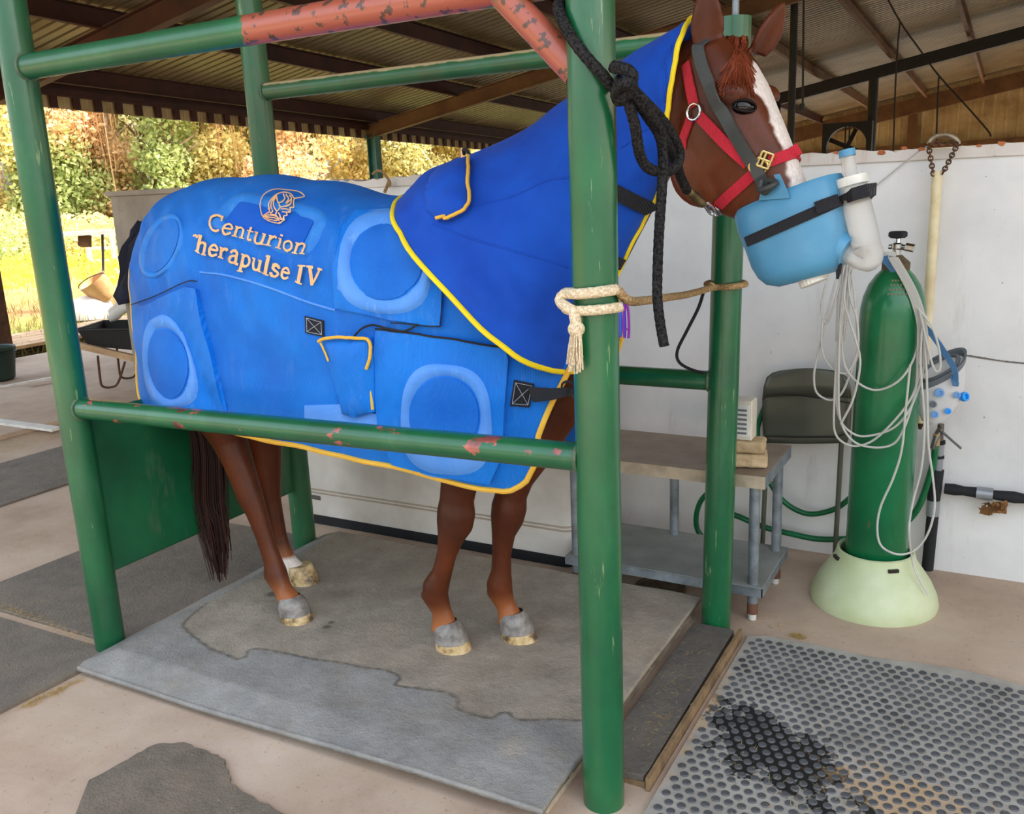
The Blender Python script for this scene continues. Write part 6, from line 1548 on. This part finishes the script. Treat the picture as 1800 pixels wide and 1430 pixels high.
# ------------------------------------------------------------------ things at the far left of the barn
def atD(px, py, dep): return CAM+ray(px, py)*dep
def depth(p): return float((np.array(p)-CAM)@CF)
MATS['wood_plank'] = simple('wood_plank', (206, 172, 132), .8, c2=(170, 134, 98), scale=4); MATS['white_board'] = simple('white_board', (226, 220, 210), .6); MATS['bin_green'] = simple('bin_green', (18, 48, 38), .5); MATS['black_tray'] = simple('black_tray', (26, 26, 28), .5); MATS['tan_bucket'] = simple('tan_bucket', (206, 160, 112), .6, c2=(176, 130, 88), scale=6); MATS['drum_white'] = simple('drum_white', (228, 216, 204), .5, c2=(204, 186, 170), scale=3); MATS['navy_cloth'] = simple('navy_cloth', (26, 30, 50), .9, c2=(16, 16, 22), scale=9); MATS['brown_post'] = simple('brown_post', (92, 62, 40), .9, c2=(60, 40, 28), scale=8); MATS['paper'] = simple('paper', (226, 220, 212), .7)
# raised slab with a white strip
m = MB(); m.box((-6.6, -2, 0), (-3.72, 3.2, .035)); tag(m.build('floor_slab', 'concrete', smooth=False), 'raised concrete slab at the far left floor', kind='structure')
a, b = atZ(-30, 737, .045), atZ(100, 754, .045); m = MB(); m.beam(a, b, .09, .02); tag(m.build('white_strip', 'white_board', smooth=False), 'white strip lying on the far left concrete slab', 'strip')
a, b = atZ(-20, 684, .045), atZ(92, 664, .045); m = MB(); m.beam(a, b, .05, .02); tag(m.build('white_strip', 'white_board', smooth=False), 'thin white strip on the floor behind the green bin', 'strip')
wd = thing('wood_deck', (-8.1, 6, 0), 'low deck of pale wooden planks along the barn edge', 'deck')
for i in range(5):
    m = MB(); x = -7.75-.24*i; m.box((x-.11, 3.4, .06), (x+.11, 8.8, .1)); m.build('plank', 'wood_plank', wd, smooth=False)
for y in (3.6, 5.2, 6.9, 8.5):
    m = MB(); m.box((-8.85, y, -.05), (-7.64, y+.12, .06)); m.build('joist', 'brown_post', wd, smooth=False)
bn = thing('green_bin', atZ(5, 672, 0), 'dark green round bin cut off at the left photo edge', 'bin')
q = atZ(-4, 668, .0); m = MB(); m.lathe([(.14, 0), (.17, .02), (.21, .30), (.22, .33), (.215, .35), (.195, .34), (.16, .04)], 28, (q[0], q[1], 0)); m.build('tub', 'bin_green', bn)
m = MB(); m.tube([np.array((q[0], q[1], .3))+.218*np.array((math.cos(t), math.sin(t), 0)) for t in np.linspace(0, 6.283, 28, endpoint=False)], .012, 8, loop=True); m.build('rim', 'bin_green', bn)
# wheelbarrow
W0 = atZ(206, 672, .036 if atZ(206, 672, 0)[0] > -6.6 else 0); wdp = depth(W0)
wb_ = thing('wheelbarrow', W0, 'black wheelbarrow with wooden handles behind the horse rump', 'wheelbarrow')
fw = CF*np.array((1, 1, 0)); fw /= np.linalg.norm(fw); rt = CR*np.array((1, 1, 0)); rt /= np.linalg.norm(rt)
def T(px, py, k=0.0): return atD(px, py, wdp)+fw*k
tray = []
for k_ in (-.30, .30):
    pass
top = [T(158, 572, -.28), T(300, 570, -.28), T(300, 570, .30), T(158, 572, .30)]; bot = [T(172, 602, -.2), T(280, 612, -.2), T(280, 612, .22), T(172, 602, .22)]
m = MB(); 
def quadring(c, n=8):
    c = [np.array(p) for p in c]; out = []
    for i in range(4):
        for t in np.linspace(0, 1, n, endpoint=False): out.append(c[i]+(c[(i+1) % 4]-c[i])*t)
    return out
r0, r1 = quadring(top), quadring(bot); ins_ = [np.array(p)*.96+np.mean(r0, axis=0)*.04 for p in r0]; inb = [np.array(p)*.94+np.mean(r1, axis=0)*.06+np.array((0, 0, .01)) for p in r1]
m.rings([r1, r0, ins_, inb]); m.build('tray', 'black_tray', wb_, smooth=False)
m = MB(); m.tube(r0, .014, 6, loop=True); m.build('tray_rim', 'black_tray', wb_)
for k_ in (-.22, .22):
    m = MB(); m.beam(T(143, 597, k_), T(268, 626, k_), .05, .06); m.build('handle', 'wood_plank', wb_, smooth=False)
    m = MB(); m.tube(crom([T(189, 618, k_), T(193, 655, k_), T(197, 670, k_), T(212, 672, k_), T(224, 664, k_), T(236, 628, k_)], 5), .011, 8); m.build('leg', 'brown_post', wb_)
wc = T(292, 640, 0); m = MB(); m.tube([wc+.15*(math.cos(t)*rt+math.sin(t)*np.array((0, 0, 1))) for t in np.linspace(0, 6.283, 24, endpoint=False)], .04, 8, loop=True); m.build('wheel', 'black_tray', wb_)
# bags lying in the wheelbarrow
for i, (p0, p1, r, mt, lab) in enumerate((((186, 562), (228, 535), .05, 'paper', 'white rolled bag lying in the wheelbarrow'), ((180, 555), (214, 528), .045, 'drum_white', 'tan rolled sack behind the white bag'))):
    m = MB(); a, b = T(*p0, .05+.12*i), T(*p1, .05+.12*i); m.tube([a+(b-a)*t+rng.normal(0, .006, 3) for t in np.linspace(0, 1, 7)], [r*.6, r, r*1.05, r*.95, r, r*.9, r*.6], 12); tag(m.build('rolled_bag', mt), lab, 'bag')
# white drum and tilted bucket outside
G0 = atZ(150, 562, -.05); gd = depth(G0)
dr = thing('white_drum', G0, 'white rounded plastic tub turned over beyond the deck', 'tub')
m = MB(); c = atD(163, 560, gd); c[2] = -.05; m.lathe([(.34, 0), (.36, .02), (.35, .14), (.31, .26), (.24, .34), (.14, .38), (.04, .39)], 32, c); m.build('shell', 'drum_white', dr)
m = MB(); m.tube([c+np.array((0, 0, .02))+.362*np.array((math.cos(t), math.sin(t), 0)) for t in np.linspace(0, 6.283, 32, endpoint=False)], .012, 6, loop=True); m.build('lip', 'black_tray', dr)
bk = thing('tan_bucket', c+np.array((.15, .1, .38)), 'tilted tan bucket resting on the white tub', 'bucket')
ax_ = (-rt*.45+np.array((0, 0, 1))*.85-fw*.35); ax_ /= np.linalg.norm(ax_); c2 = atD(190, 524, gd)
m = MB(); m.lathe([(.02, 0), (.17, .005), (.19, .05), (.235, .36), (.24, .375), (.225, .37), (.18, .06), (.02, .03)], 32, c2, ax_, cap=False); m.build('pail', 'tan_bucket', bk)
m = MB(); u = np.cross(ax_, fw); u /= np.linalg.norm(u); m.tube([c2+ax_*.36+u*.24*math.cos(t)+np.cross(ax_, u)*.24*math.sin(t)*.6+ax_*.1*math.sin(t) for t in np.linspace(0, math.pi, 14)], .008, 6); m.build('bail', 'dark_steel', bk)
# white board on a post with a hanging box
bd = thing('notice_board', atZ(182, 545, -.05), 'white horizontal board on a thin post with small hanging box', 'board'); pd = depth(atZ(182, 545, -.05))
m = MB(); m.tube([atD(183, 545, pd), atD(180, 410, pd)], .022, 8); m.build('post', 'dark_steel', bd)
m = MB(); m.beam(atD(100, 412, pd), atD(230, 405, pd), .5, .07); m.build('board', 'white_board', bd, smooth=False)
m = MB(); m.beam(atD(149, 413, pd), atD(149, 433, pd), .18, .14, up=fw); m.build('hanging_box', 'brown_post', bd, smooth=False)
# dark cloth hung over the grey wall end
cl = MB(); rows_ = []
L_edge = [(252, 388), (243, 402), (238, 414), (226, 432), (222, 450), (220, 475), (213, 500), (207, 518), (212, 535)]
for i, (px, py) in enumerate(L_edge):
    row = []
    for j in range(15):
        t = j/14; p = atY(px+(300-px)*t, py+(-2*t*i), WY-.05); p[1] -= .03+.028*math.sin(t*26+i*.5)+.01*math.sin(i*2+t*9); row.append(tuple(p))
    rows_.append(row)
cl.grid(rows_); o = cl.build('hung_cloth', 'navy_cloth', ang=180); s = o.modifiers.new('t', 'SOLIDIFY'); s.thickness = .012; tag(o, 'dark navy cloth hung on the grey wall behind the rump', 'cloth')
# white rail fence far out in the field
fn = thing('rail_fence', bear(200, 27)+(0,), 'white rail fence far out in the field beside the grey wall', 'fence')
a, b = np.array(bear(150, 28)+(0,)), np.array(bear(330, 26)+(0,))
for z in (.3, .65, 1.0):
    m = MB(); m.beam(a+[0, 0, z], b+[0, 0, z], .04, .09); m.build('fence_rail', 'white_board', fn, smooth=False)
for t in np.linspace(0, 1, 5):
    m = MB(); p = a+(b-a)*t; m.beam(p-[0, 0, .1], p+[0, 0, 1.15], .1, .1, up=(1, 0, 0)); m.build('fence_post', 'white_board', fn, smooth=False)
q = at(3, 600, 0, -7.35); m = MB(); m.beam((-7.35, q[1], -.05), (-7.35, q[1], zr(-7.35, q[1])-.12), .16, .16, up=(1, 0, 0)); tag(m.build('timber_post', 'brown_post', smooth=False), 'dark brown timber post at the left photo edge', 'post')
